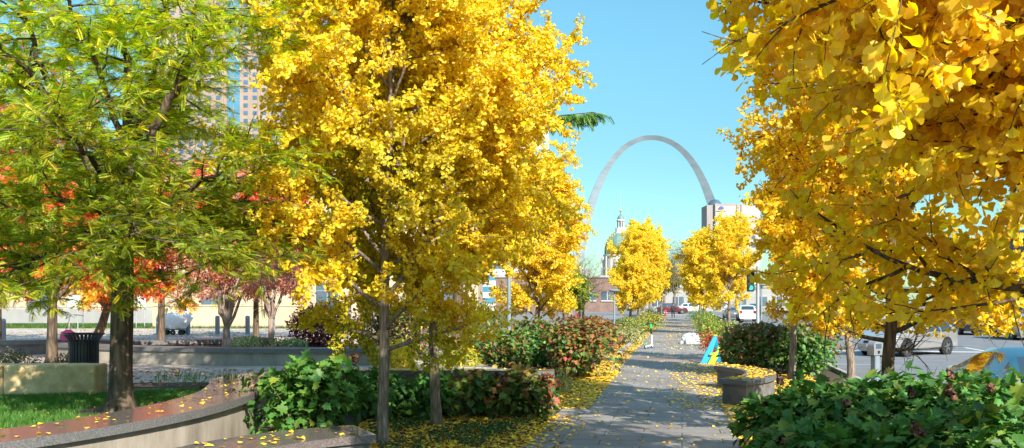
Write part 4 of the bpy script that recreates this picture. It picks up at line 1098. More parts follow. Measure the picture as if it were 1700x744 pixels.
M['hotel_conc'] = pmat('hotel_concrete', (.40, .31, .27), (.47, .38, .33), .12, .85, .1, stretch=(1, 1, .4))
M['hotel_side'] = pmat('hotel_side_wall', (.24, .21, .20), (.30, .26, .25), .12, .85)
M['logo_blue'] = pmat('logo_blue', (.02, .06, .28), (.03, .08, .32), 3, .5)
M['logo_red'] = pmat('logo_red', (.42, .03, .02), (.48, .04, .03), 3, .5)
def hotel():
    D = 350.0; k = F / D
    t = thing('hotel_tower', 'brown concrete hotel tower with a round blue and red roof emblem at the arch foot', 'hotel', at(1187, D, -4), YAW)
    H = EYE + (HZ - 341) / k + 4
    x1 = (1262 - 1187) / k
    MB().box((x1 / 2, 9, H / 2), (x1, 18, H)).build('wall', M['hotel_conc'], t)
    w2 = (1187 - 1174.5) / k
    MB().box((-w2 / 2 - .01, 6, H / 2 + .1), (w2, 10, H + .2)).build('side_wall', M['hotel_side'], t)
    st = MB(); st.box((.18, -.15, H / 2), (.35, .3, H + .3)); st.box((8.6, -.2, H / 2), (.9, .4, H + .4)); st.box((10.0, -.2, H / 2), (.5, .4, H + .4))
    st.build('wall_piers', M['hotel_side'], t)
    MB().box((x1 / 2, 9, H + .3), (x1 + .2, 18.2, .6)).build('parapet', M['hotel_side'], t)
    MB().lathe([(2.6, H + .6), (2.4, H + 1.8), (1.5, H + 2.8), (.02, H + 3.2)], (1.6, 8, 0), 20).build('roof_dome', M['dark_glass'], t, True)
    z = H - (349 - 341) / k
    em = MB()
    P = [(1.75 * math.cos(a), .95 * math.sin(a)) for a in np.linspace(.12, math.pi - .12, 20)]
    em.add([(2.3 + p[0] * .62, -.36, z + .25 + p[1] * 1.3) for p in P] + [(2.3 + p[0] * .62, -.06, z + .25 + p[1] * 1.3) for p in P], [tuple(range(20)), tuple(range(39, 19, -1))] + [(i, (i + 1) % 20, 20 + (i + 1) % 20, 20 + i) for i in range(20)])
    e = em.build('emblem', M['logo_blue'], t)
    em = MB()
    P = [(1.75 * math.cos(a), .62 * math.sin(a) - .25 * math.cos(a * 2)) for a in np.linspace(math.pi + .1, 2 * math.pi - .1, 20)]
    em.add([(2.3 + p[0], -.36, z + .1 + p[1] * 1.2) for p in P] + [(2.3 + p[0], -.06, z + .1 + p[1] * 1.2) for p in P], [tuple(range(20)), tuple(range(39, 19, -1))] + [(i, (i + 1) % 20, 20 + (i + 1) % 20, 20 + i) for i in range(20)])
    em.build('emblem_swoosh', M['logo_red'], e)
    for j in range(9):
        for i in range(4):
            MB().box((1.6 + i * 4.3, -.03, 5 + j * 3.1), (1.5, .16, 1.5)).build('window', M['dark_glass'], t)
hotel()

M['tower_stone'] = pmat('peach_tower_stone', (.25, .18, .14), (.31, .23, .18), .15, .8)
M['tower_blue'] = pmat('tower_blue_glass', (.05, .16, .24), (.08, .22, .32), .2, .15, spec=.8)
M['win_blue'] = pmat('tower_window', (.05, .09, .15), (.08, .13, .2), .2, .15, spec=.8)
def tower():
    D = 400.0; k = F / D
    t = thing('office_tower', 'peach stone office tower with blue windows seen through the leaves at left', 'tower', at(400, D, -2), YAW)
    x0, x1 = (262 - 400) / k, (506 - 400) / k
    H = 140.0
    MB().box(((x0 + x1) / 2, 12, H / 2), (x1 - x0, 24, H)).build('wall', M['tower_stone'], t)
    px = 15.2 / k
    fl = 12.8 / k
    cols = [x0 + px * (.6 + i) for i in range(int((x1 - x0) / px))]
    g0, g1 = (378 - 400) / k, (398 - 400) / k
    MB().box(((g0 + g1) / 2, -.2, H / 2), (g1 - g0, .5, H)).build('glass_bay', M['tower_blue'], t)
    ml = MB()
    for j in range(int(H / fl)): ml.box(((g0 + g1) / 2, -.5, j * fl + .2), (g1 - g0 + .05, .12, .18))
    ml.box(((g0 + g1) / 2, -.52, H / 2), (.18, .12, H))
    ml.build('glass_bay_mullions', M['tower_stone'], t)
    for c in cols[::2]:
        if g0 - 1 < c + px / 2 < g1 + 1: continue
        MB().box((c + px / 2, -.25, H / 2), (.9, .7, H)).build('pier', M['tower_stone'], t)
    MB().box((x1 + .4, -.3, H / 2), (1.6, 1.0, H)).build('corner_pier', M['white_stone'], t)
    rest = MB(); cnt = 0
    for j in range(int(H / fl)):
        z = j * fl + fl * .5
        py = HZ - (z - 2 - EYE) * k
        for c in cols:
            if g0 - px * .45 < c < g1 + px * .45: continue
            vis = 50 < py < 245 and (c * k + 400) > 318
            if vis and cnt < 100:
                MB().box((c, -.06, z), (px * .46, .2, fl * .5)).build('window', M['win_blue'], t); cnt += 1
            else:
                rest.box((c, -.06, z), (px * .46, .2, fl * .5))
    tag(rest.build('windows', M['win_blue'], t), kind='stuff')
tower()
def pale_tower():
    D = 300.0; k = F / D
    t = thing('pale_office_tower', 'pale tower whose white corner just shows past the edge of the tall ginkgos', 'tower', at(860, D, -2), YAW)
    H = EYE + (HZ - 72) / k + 2
    MB().box((-3, 10, H / 2), (26, 20, H)).build('wall', M['white_stone'], t)
    for j in range(22):
        MB().box((-3, -.05, 4 + j * 3.7), (24, .2, 1.7)).build('window_band', M['tower_blue'], t)
pale_tower()

# low buildings at the left and across the streets
M['tan_stone'] = pmat('tan_stone', (.40, .29, .19), (.50, .38, .26), .6, .85, .2, bscale=12)
M['brick'] = pmat('dark_brick', (.14, .085, .07), (.2, .125, .10), 1.0, .85)
M['grey_stone'] = pmat('grey_stone', (.24, .23, .22), (.31, .30, .285), .4, .85)
def block(name, label, cat, X, D, wd, dp, H, z0, mat, rows, ncol, wz0, wsz, rot=YAW, winmat='dark_glass', ledge=True):
    t = thing(name, label, cat, W(X, D, z0), rot)
    MB().box((0, dp / 2, H / 2), (wd, dp, H)).build('wall', M[mat], t)
    rf = MB(); rf.box((0, dp / 2, H + .2), (wd + .5, dp + .5, .4)); rf.box((wd * .2, dp * .5, H + 1.1), (wd * .18, dp * .4, 1.4))
    rf.build('roof', M['grey_stone'], t)
    for j in range(rows):
        z = wz0 + j * (H - wz0) / rows + wsz[1] / 2
        for i in range(ncol):
            x = -wd / 2 + wd * (i + .5) / ncol
            fr = MB(); 
            ww, wh = wsz
            fr.box((x, -.04, z), (ww, .12, wh)); wn = fr.build('window', M[winmat], t)
            sl_ = MB(); sl_.box((x, -.12, z - wh / 2 - .09), (ww + .3, .26, .16)); sl_.box((x, -.09, z), (.09, .14, wh)); sl_.build('frame', M['white_stone'], wn)
    return t
sb_ = block('stone_building', 'long sunlit tan stone building across the plaza at left', 'building', -34, 82, 62, 14, 13, ZP - .1, 'tan_stone', 2, 9, 5.2, (2.4, 2.6))
for i in range(13):
    MB().box((-30.5 + i * 5.08, -.22, 6.4), (.8, .5, 12.8)).build('pilaster', M['tan_stone'], sb_)
MB().box((0, -.14, .45), (62.2, .3, .9)).build('base_course', M['grey_stone'], sb_)
MB().box((0, -.2, 4.3), (62.2, .42, .35)).build('string_course', M['tan_stone'], sb_)
for i in (1, 3, 4, 7, 9, 11):
    fr = MB().box((-28 + i * 5.08, -.06, 2.0), (1.9, .16, 2.5)).build('window', M['dark_glass'], sb_)
    MB().box((-28 + i * 5.08, -.14, 2.0), (.1, .1, 2.5)).box((-28 + i * 5.08, -.14, 2.5), (1.9, .1, .1)).build('frame', M['grey_metal'], fr)
block('low_building', 'low brown building with dark windows left of the courthouse', 'building', 8, 170, 22, 12, 6.4, -.1, 'brick', 1, 7, 2.2, (2.0, 1.6))
block('brick_building', 'dark brick street building behind the parked cars at far right', 'building', 36.05, 44.2, 96, 12, 7.5, 0, 'brick', 2, 20, 1.0, (2.4, 1.9), -math.pi / 2)
block('grey_building', 'grey low building across the side street at the end of the path', 'building', 39, 205, 46, 14, 5.2, -.3, 'grey_stone', 1, 10, 1.0, (2.4, 2.2))

# low screen fence and ramp wall in front of the tan building
def fence(label, X0, X1, D, z0, h):
    t = thing('screen_fence', label, 'fence', W(X0, D, z0), YAW)
    L = X1 - X0
    MB().box((L / 2, 0, h * .52), (L, .05, h * .8)).build('panel', M['grey_stone'], t)
    MB().box((L / 2, 0, h), (L, .08, .07)).build('top_rail', M['galv'], t)
    n_ = int(L / 3)
    for i in range(n_ + 1): MB().box((L * i / n_, -.05, h / 2), (.09, .09, h)).build('post', M['galv'], t)
fence('grey low screen fence behind the grass strip at the far left', -44, -21.5, 60.5, ZP - .05, 1.15)
t = thing('ramp_wall', 'plain peach concrete ramp wall behind the white cart', 'wall', W(-20.5, 54, ZP), YAW)
MB().prism([(-.4, 0), (8.6, 0), (8.6, .35), (-.4, .35)], 0, 1.22).build('wall_body', M['tan_stone'], t)
MB().prism([(-.5, -.05), (8.7, -.05), (8.7, .4), (-.5, .4)], 1.225, 1.32).build('coping', M['tan_stone'], t)

# bollards
def bollard_mesh():
    return MB().lathe([(.02, 0), (.105, 0), (.105, .78), (.098, .83), (.07, .865), (.02, .875)], n=16)
GBo = 'grey steel bollards across the plaza'
bp0 = None
for k, (px, D, lab) in enumerate([(5, 36, 'grey bollard at the far left edge of the photo'), (204, 43, 'grey bollard just left of the white sign board on posts'), (263, 43, 'grey bollard left of the white cart'),
        (312, 43, 'grey bollard right of the white cart'), (361, 43, 'grey bollard just left of the small pale tree'), (411, 43, 'grey bollard right of the small pale tree'), (453, 43.5, 'grey bollard before the plum shrub')]):
    me = bollard_mesh()
    tt = thing('bollard', lab, 'bollard', at(px, D, ZP), 0, GBo)
    me.build('post', M['grey_metal'], tt, True)
    MB().lathe([(.02, 0), (.16, 0), (.16, .015), (.108, .02)], n=16).build('base_plate', M['galv'], tt)

M['cart_sheet'] = pmat('cart_sheet', (.74, .74, .73), (.84, .84, .83), 5, .7, .4)
# white covered cart
def cart():
    t = thing('utility_cart', 'white sheet covered cart with small black wheels on the plaza', 'cart', at(289, 42.4, ZP), YAW + .15)
    MB().box((0, 0, .27), (.98, .6, .08), bev=.02).build('platform', M['copper'], t)
    r = np.random.default_rng(3)
    b = MB(); prof = [(.02, .30), (.52, .30), (.56, .38), (.64, .55), (.66, .78), (.6, .92), (.4, .98), (.02, 1.0)]
    b.lathe(prof, n=26)
    b.v = [(x * (1 + .10 * math.sin(7 * z + 3 * x)) + .02 * r.normal() + (.16 * z if x > 0 else -.05), y * .62 + .02 * r.normal(), z + .02 * r.normal() + .07 * x * (z > .8)) for x, y, z in b.v]
    b.build('sheet', M['cart_sheet'], t, True)
    MB().box((.45, .05, 1.14), (.46, .05, .34), .2).build('lid', M['white_plastic'], t)
    MB().tube([(-.6, 0, .3), (-.72, 0, .7), (-.7, 0, .95)], .025, 8).build('handle', M['copper'], t)
    for x, y in ((-.34, -.27), (.34, -.27), (-.34, .27), (.34, .27), (0, -.28)):
        wm = MB().lathe([(.02, -.04), (.11, -.04), (.125, -.02), (.125, .02), (.11, .04), (.02, .04)], (x, y, .125), 14, axis='y')
        wm.build('wheel', M['rubber'], t, True)
cart()

def two_post_sign(label, px, D, h, wd):
    t = thing('notice_sign', label, 'sign', at(px, D, ZP), YAW)
    for s in (-1, 1): MB().tube([(s * wd * .38, 0, 0), (s * wd * .38, 0, h)], .03, 8).build('post', M['galv'], t)
    MB().box((0, -.05, h - .28), (wd, .03, .62), bev=.008).build('board', M['white_plastic'], t)
    MB().box((0, -.07, h - .47), (wd * .96, .008, .2)).build('stripe', M['lime'], t)
M['lime'] = pmat('lime_panel', (.42, .60, .32), (.48, .66, .38), 4, .6)
two_post_sign('white and pale green notice board on two posts left of the cart', 233, 53, 1.75, .62)
two_post_sign('white notice board on two posts between the maple trunks', 122, 50, 1.8, .62)

# litter bin
def bin_():
    t = thing('litter_bin', 'black slatted metal litter bin with flared rim behind the limestone wall', 'litter bin', at(139, 18.6, ZP), .2)
    n = 30
    for i in range(n):
        a = 2 * math.pi * i / n
        prof = [(.275, .06), (.275, .70), (.285, .78), (.325, .86), (.375, .915)]
        sl_ = MB()
        da = .07
        vs = []
        for q, z in prof:
            for aa, rr in ((a - da, q), (a + da, q), (a + da, q + .008), (a - da, q + .008)):
                vs.append((rr * math.cos(aa), rr * math.sin(aa), z))
        fs = [(0, 1, 2, 3), (19, 18, 17, 16)]
        for k in range(4):
            for j in range(4):
                fs.append((k * 4 + j, k * 4 + (j + 1) % 4, k * 4 + 4 + (j + 1) % 4, k * 4 + 4 + j))
        sl_.add(vs, fs).build('slat', M['black_metal'], t)
    MB().lathe([(.262, .05), (.285, .05), (.29, .09), (.262, .09), (.262, .05)], n=32).build('base_ring', M['black_metal'], t)
    MB().lathe([(.36, .91), (.39, .91), (.392, .935), (.36, .935), (.36, .91)], n=32).build('rim', M['black_metal'], t)
    MB().lathe([(.02, .07), (.245, .07), (.255, .80), (.235, .80), (.23, .1), (.02, .1)], n=28).build('liner', M['black_metal'], t, True)
bin_()
t = thing('pink_bag', 'small bright pink bag on the bench ring beside the litter bin', 'bag', at(113, 26.9, 1.02), 0)
b = MB().lathe([(.02, 0), (.2, 0), (.24, .1), (.2, .24), (.08, .31), (.02, .32)], n=18)
b.v = [(x * (1 + .1 * math.sin(9 * z)), y * .6, z) for x, y, z in b.v]
M['pink'] = pmat('pink_fabric', (.55, .05, .16), (.62, .08, .22), 6, .7, .3); b.build('bag_body', M['pink'], t, True)
MB().tube([(-.08, 0, .28), (-.05, 0, .4), (.05, 0, .4), (.08, 0, .28)], .012, 6).build('handle', M['pink'], t)

# ------------------------------------------------------------------ lamp posts, signal, meter
def lamp(label, px, D, h=3.25):
    t = thing('lamp_post', label, 'lamp post', at(px, D, 0), YAW, 'grey path lamp posts')
    MB().lathe([(.02, 0), (.1, 0), (.1, .1), (.062, .12), (.06, h - .12), (.02, h - .12)], n=14).build('pole', M['grey_metal'], t, True)
    hd = MB().lathe([(.03, h - .13), (.10, h - .13), (.38, h - .06), (.40, h - .01), (.36, h + .03), (.02, h + .06)], n=24).build('lamp_head', M['grey_metal'], t, True)
    MB().lathe([(.02, h - .135), (.3, h - .095)], n=20).build('lens', M['white_plastic'], hd)
lamp('tall grey lamp post left of the pale ginkgo trunk, head hidden in leaves', 845, 28.0, 4.4)
lamp('small grey lamp post with a flat disc head beside the far left ginkgo row', 1020, 62, 2.85)
lamp('far grey lamp post among the right hand trunks', 1264, 60, 3.2)

def signal():
    D = 47
    t = thing('traffic_signal', 'black traffic signal showing green beside a grey pole on the right', 'traffic signal', at(1258, D, 0), YAW)
    MB().tube([(0, 0, 0), (0, 0, .25), (0, 0, 3.9)], [.16, .1, .085], 14).build('pole', M['galv'], t, True)
    x = (1245.5 - 1258) / F * D
    zc = EYE + (HZ - 467) / F * D
    MB().tube([(0, 0, zc + .42), (x, 0, zc + .42)], .03, 8).tube([(0, 0, zc - .42), (x, 0, zc - .42)], .03, 8).build('bracket', M['black_metal'], t)
    hs_ = MB().box((x, -.05, zc), (.34, .26, 1.05), bev=.03).build('housing', M['black_metal'], t)
    for k, (z, m) in enumerate(((zc + .33, 'lens_red_off'), (zc, 'lens_amber_off'), (zc - .33, 'lens_green_on'))):
        MB().lathe([(.02, -.195), (.08, -.192), (.115, -.182)], (x, 0, z), 18, axis='y').build('signal_lens', M[m], hs_)
        v = MB()
        A = np.linspace(-.35, math.pi + .35, 14)
        vs = [(x + q * math.cos(a), y, z + q * math.sin(a)) for a in A for q, y in ((.13, -.18), (.13, -.40), (.14, -.40), (.14, -.18))]
        fs = []
        for i in range(13):
            for j in range(4): fs.append((i * 4 + j, i * 4 + (j + 1) % 4, i * 4 + 4 + (j + 1) % 4, i * 4 + 4 + j))
        v.add(vs, fs).build('visor', M['black_metal'], hs_)
M['lens_red_off'] = pmat('signal_red_off', (.06, .008, .008), None, 3, .3)
M['lens_amber_off'] = pmat('signal_amber_off', (.07, .04, .008), None, 3, .3)
M['lens_green_on'] = pmat('signal_green_on', (.02, .3, .18), None, 3, .3, emit=(.05, .8, .5, .8))
signal()

def meter():
    t = thing('parking_meter', 'grey parking meter with a pale domed head left of the dark trunk', 'parking meter', at(1453, 20.2, 0), YAW + .5)
    MB().box((0, 0, .5), (.15, .15, 1.0), bev=.02).build('post', M['grey_metal'], t)
    hd = MB()
    prof = [(-.14, 1.0), (.14, 1.0), (.145, 1.2)] + [(.145 * math.cos(a), 1.2 + .13 * math.sin(a)) for a in np.linspace(.1, math.pi - .1, 12)] + [(-.145, 1.2)]
    n_ = len(prof)
    hd.add([(p[0], -.09, p[1]) for p in prof] + [(p[0], .09, p[1]) for p in prof], [tuple(range(n_)), tuple(range(2 * n_ - 1, n_ - 1, -1))] + [(i, (i + 1) % n_, n_ + (i + 1) % n_, n_ + i) for i in range(n_)])
    h = hd.build('meter_head', M['galv'], t)
    MB().box((0, -.095, 1.2), (.16, .02, .1), bev=.005).build('display', M['dark_glass'], h)
    MB().box((.0, -.095, 1.07), (.05, .02, .06)).build('coin_slot', M['black_metal'], h)
meter()

# ------------------------------------------------------------------ scooter, sign, bag, hydrant
M['scooter_green'] = pmat('scooter_green', (.02, .42, .10), (.03, .48, .13), 5, .4)
def scooter():
    t = thing('kick_scooter', 'green and white kick scooter parked at the left side of the path', 'scooter', at(1077, 42.0, .006), YAW + R_(62))
    MB().box((0, 0, .12), (.62, .15, .05), bev=.02).build('deck', M['white_plastic'], t)
    MB().tube([(.30, 0, .13), (.40, 0, .20), (.42, 0, .32)], .03, 8).build('neck', M['white_plastic'], t)
    MB().tube([(.46, 0, .14), (.36, 0, .62)], .034, 10).build('stem', M['white_plastic'], t)
    MB().tube([(.36, 0, .62), (.29, 0, .98)], .036, 10).build('upper_stem', M['black_metal'], t)
    MB().tube([(.275, 0, .9), (.27, 0, 1.1)], .06, 10).build('headset', M['scooter_green'], t)
    MB().tube([(.27, -.27, 1.08), (.28, -.12, 1.12), (.28, .12, 1.12), (.27, .27, 1.08)], .02, 8).build('handlebar', M['black_metal'], t)
    for y in (-1, 1): MB().tube([(.27, y * .27, 1.08), (.25, y * .34, 1.075)], .026, 8).build('grip', M['scooter_green'], t)
    for x, rr in ((.47, .115), (-.42, .105)):
        wl_ = MB().lathe([(.06, -.022), (rr - .012, -.028), (rr, -.012), (rr, .012), (rr - .012, .028), (.06, .022)], (x, 0, rr), 22, axis='y').build('wheel', M['rubber'], t, True)
        MB().lathe([(.01, -.024), (.062, -.024), (.062, .024), (.01, .024)], (x, 0, rr), 16, axis='y').build('rim', M['white_plastic'], wl_)
    fd = MB(); A = np.linspace(.3, 2.6, 9)
    fd.tube([(-.42 + .135 * math.cos(a), 0, .105 + .135 * math.sin(a)) for a in A], .03, 8).build('rear_mudguard', M['scooter_green'], t)
    MB().tube([(-.05, .07, .1), (-.12, .16, .0)], .012, 6).build('kickstand', M['black_metal'], t)
scooter()

M['sign_blue'] = pmat('sign_blue', (.012, .30, .56), (.016, .34, .62), 3, .45)
M['sign_green'] = pmat('sign_lime', (.34, .55, .02), (.4, .6, .03), 3, .45)
def aframe():
    # sandwich board seen nearly end-on: wide slanted blue leg panel, lime bolt-shaped panel crossing it
    t = thing('pavement_sign', 'slanted blue and lime green sandwich board at the right path edge', 'sign', at(1177, 32.0, .006), YAW)
    h = .95
    MB().add([(-.30, 0, 0), (-.02, 0, 0), (.29, 0, h * .96), (.16, 0, h), (-.30 + .13, .03, .3), (-.30, .06, 0), (-.02, .06, 0), (.29, .06, h * .96), (.16, .06, h)],
             [(0, 1, 2, 3), (8, 7, 6, 5), (0, 5, 6, 1), (1, 6, 7, 2), (2, 7, 8, 3), (3, 8, 5, 0)]).build('front_panel', M['sign_blue'], t)
    bolt = [(.14, -.02), (.42, .62), (.31, .62), (.17, .34), (.22, .34), (-.06, -.02)]
    bolt = [(-.06, 0), (.10, .30), (.0, .30), (.02, .36), (.22, .40), (.36, .74), (.43, .70), (.26, .28), (.32, .26), (.16, 0)]
    n_ = len(bolt)
    MB().add([(p[0], -.10, p[1]) for p in bolt] + [(p[0], -.06, p[1]) for p in bolt], [tuple(range(n_)), tuple(range(2 * n_ - 1, n_ - 1, -1))] + [(i, (i + 1) % n_, n_ + (i + 1) % n_, n_ + i) for i in range(n_)]).build('bolt_panel', M['sign_green'], t)
    MB().add([(.29, .02, h * .95), (.17, .02, h), (.38, .42, 0), (.52, .42, 0), (.29, .06, h * .95), (.17, .06, h), (.38, .46, 0), (.52, .46, 0)],
             [(0, 1, 2, 3), (7, 6, 5, 4), (0, 4, 5, 1), (1, 5, 6, 2), (2, 6, 7, 3), (3, 7, 4, 0)]).build('back_panel', M['sign_blue'], t)
    MB().box((.225, .02, h + .02), (.13, .1, .05), bev=.01).build('hinge_cap', M['sign_green'], t)
aframe()

def plastic_bag():
    r = np.random.default_rng(77)
    t = thing('plastic_sack', 'heap of crumpled white plastic sheeting lying on the path', 'sack', at(1147, 46.5, .006), YAW)
    nu, nv = 44, 18
    vs = []
    ph = r.random(12) * 6.28
    for j in range(nv):
        f = j / (nv - 1)
        for i in range(nu):
            a = 2 * math.pi * i / nu
            k = 1 + .09 * math.sin(5 * a + ph[0] + 3 * f) + .07 * math.sin(9 * a + ph[1] - 5 * f) + .05 * math.sin(15 * a + ph[2] + 9 * f) + .03 * r.normal()
            rr = math.cos(f * math.pi / 2) ** .55
            z = .44 * math.sin(f * math.pi / 2) ** 1.0 * (1 + .16 * math.sin(2 * a + ph[3]) + .1 * math.sin(7 * a + ph[4])) + .015 * r.normal() * (f > 0)
            vs.append((.45 * rr * k, .32 * rr * k, max(0, z)) if False else (.47 * rr * k * math.cos(a), .33 * rr * k * math.sin(a), max(0.0, z)))
    fs = [(j * nu + i, j * nu + (i + 1) % nu, (j + 1) * nu + (i + 1) % nu, (j + 1) * nu + i) for j in range(nv - 1) for i in range(nu)]
    MB().add(vs, fs).build('sack_body', M['white_sheet'], t)
    MB().tube([(-.1, 0, .38), (-.16, .02, .5), (-.05, .0, .55), (.0, .0, .42)], [.05, .035, .03, .04], 8).build('knot', M['white_sheet'], t)
plastic_bag()

M['hydrant_red'] = pmat('hydrant_red', (.5, .03, .03), (.56, .05, .04), 5, .45)
t = thing('fire_hydrant', 'red fire hydrant at the far end of the path left of the walker', 'hydrant', at(1105, 122, 0), YAW)
MB().lathe([(.02, 0), (.16, 0), (.16, .06), (.11, .08), (.11, .62), (.15, .64), (.15, .69), (.11, .72), (.08, .82), (.03, .88), (.02, .93)], n=16).build('barrel', M['hydrant_red'], t, True)
for s in (-1, 1): MB().lathe([(.01, s * .1), (.06, s * .1), (.06, s * .2), (.01, s * .2)], (0, 0, .5), 12, axis='x').build('nozzle', M['galv'], t)

# ------------------------------------------------------------------ person
def person():
    t = thing('person', 'person in dark jacket and trousers walking far down the path', 'person', at(1117.5, 113, .006), YAW)
    m = bpy.data.meshes.new('body')
    # walking away: y forward
    J = [((0, 0, .95), .15), ((0, 0, 1.12), .145), ((0, .01, 1.32), .17), ((0, .01, 1.46), .10), ((0, .02, 1.54), .06), ((0, .03, 1.64), .10), ((0, .03, 1.74), .085),
         ((-.10, 0, .90), .10), ((-.11, .16, .50), .07), ((-.11, .10, .09), .05), ((-.11, .24, .04), .04),
         ((.10, 0, .90), .10), ((.11, -.05, .50), .07), ((.11, -.26, .14), .05), ((.11, -.17, .04), .04),
         ((-.21, .0, 1.41), .07), ((-.27, -.08, 1.14), .05), ((-.26, .02, .90), .038), ((-.26, .06, .82), .035),
         ((.21, .0, 1.41), .07), ((.27, .06, 1.14), .05), ((.26, .22, .95), .038), ((.25, .28, .90), .035)]
    E = [(0, 1), (1, 2), (2, 3), (3, 4), (4, 5), (5, 6), (0, 7), (7, 8), (8, 9), (9, 10), (0, 11), (11, 12), (12, 13), (13, 14), (2, 15), (15, 16), (16, 17), (17, 18), (2, 19), (19, 20), (20, 21), (21, 22)]
    m.from_pydata([j[0] for j in J], E, [])
    o = link('body', m, None, t)
    md = o.modifiers.new('skin', 'SKIN'); sb = o.modifiers.new('sub', 'SUBSURF'); sb.levels = 2; sb.render_levels = 2
    for i, j in enumerate(J): m.skin_vertices[0].data[i].radius = (j[1] * 1.3, j[1] * 1.1)
    m.skin_vertices[0].data[0].use_root = True
    mt, nt_, out = nodes('dark_clothes_and_skin')
    b = nt_.nodes.new('ShaderNodeBsdfPrincipled'); nt_.links.new(b.outputs[0], out.inputs[0]); b.inputs['Roughness'].default_value = .8
    tc = nt_.nodes.new('ShaderNodeTexCoord'); sx = nt_.nodes.new('ShaderNodeSeparateXYZ'); nt_.links.new(tc.outputs['Object'], sx.inputs[0])
    rp = nt_.nodes.new('ShaderNodeValToRGB'); rp.color_ramp.interpolation = 'CONSTANT'
    dv = nt_.nodes.new('ShaderNodeMath'); dv.operation = 'DIVIDE'; dv.inputs[1].default_value = 2.0
    nt_.links.new(sx.outputs[2], dv.inputs[0]); nt_.links.new(dv.outputs[0], rp.inputs[0])
    rp.color_ramp.elements[0].color = (.012, .012, .013, 1)
    rp.color_ramp.elements[1].position = .76; rp.color_ramp.elements[1].color = (.30, .16, .10, 1)
    e = rp.color_ramp.elements.new(.46); e.color = (.016, .017, .022, 1)
    nt_.links.new(rp.outputs[0], b.inputs['Base Color']); m.materials.append(mt)
    h = MB().lathe([(.108, 1.66), (.115, 1.70), (.10, 1.79), (.05, 1.84), (.01, 1.85)], (0, .02, 0), 14)
    h.build('hair', M['black_metal'], t, True)
person()

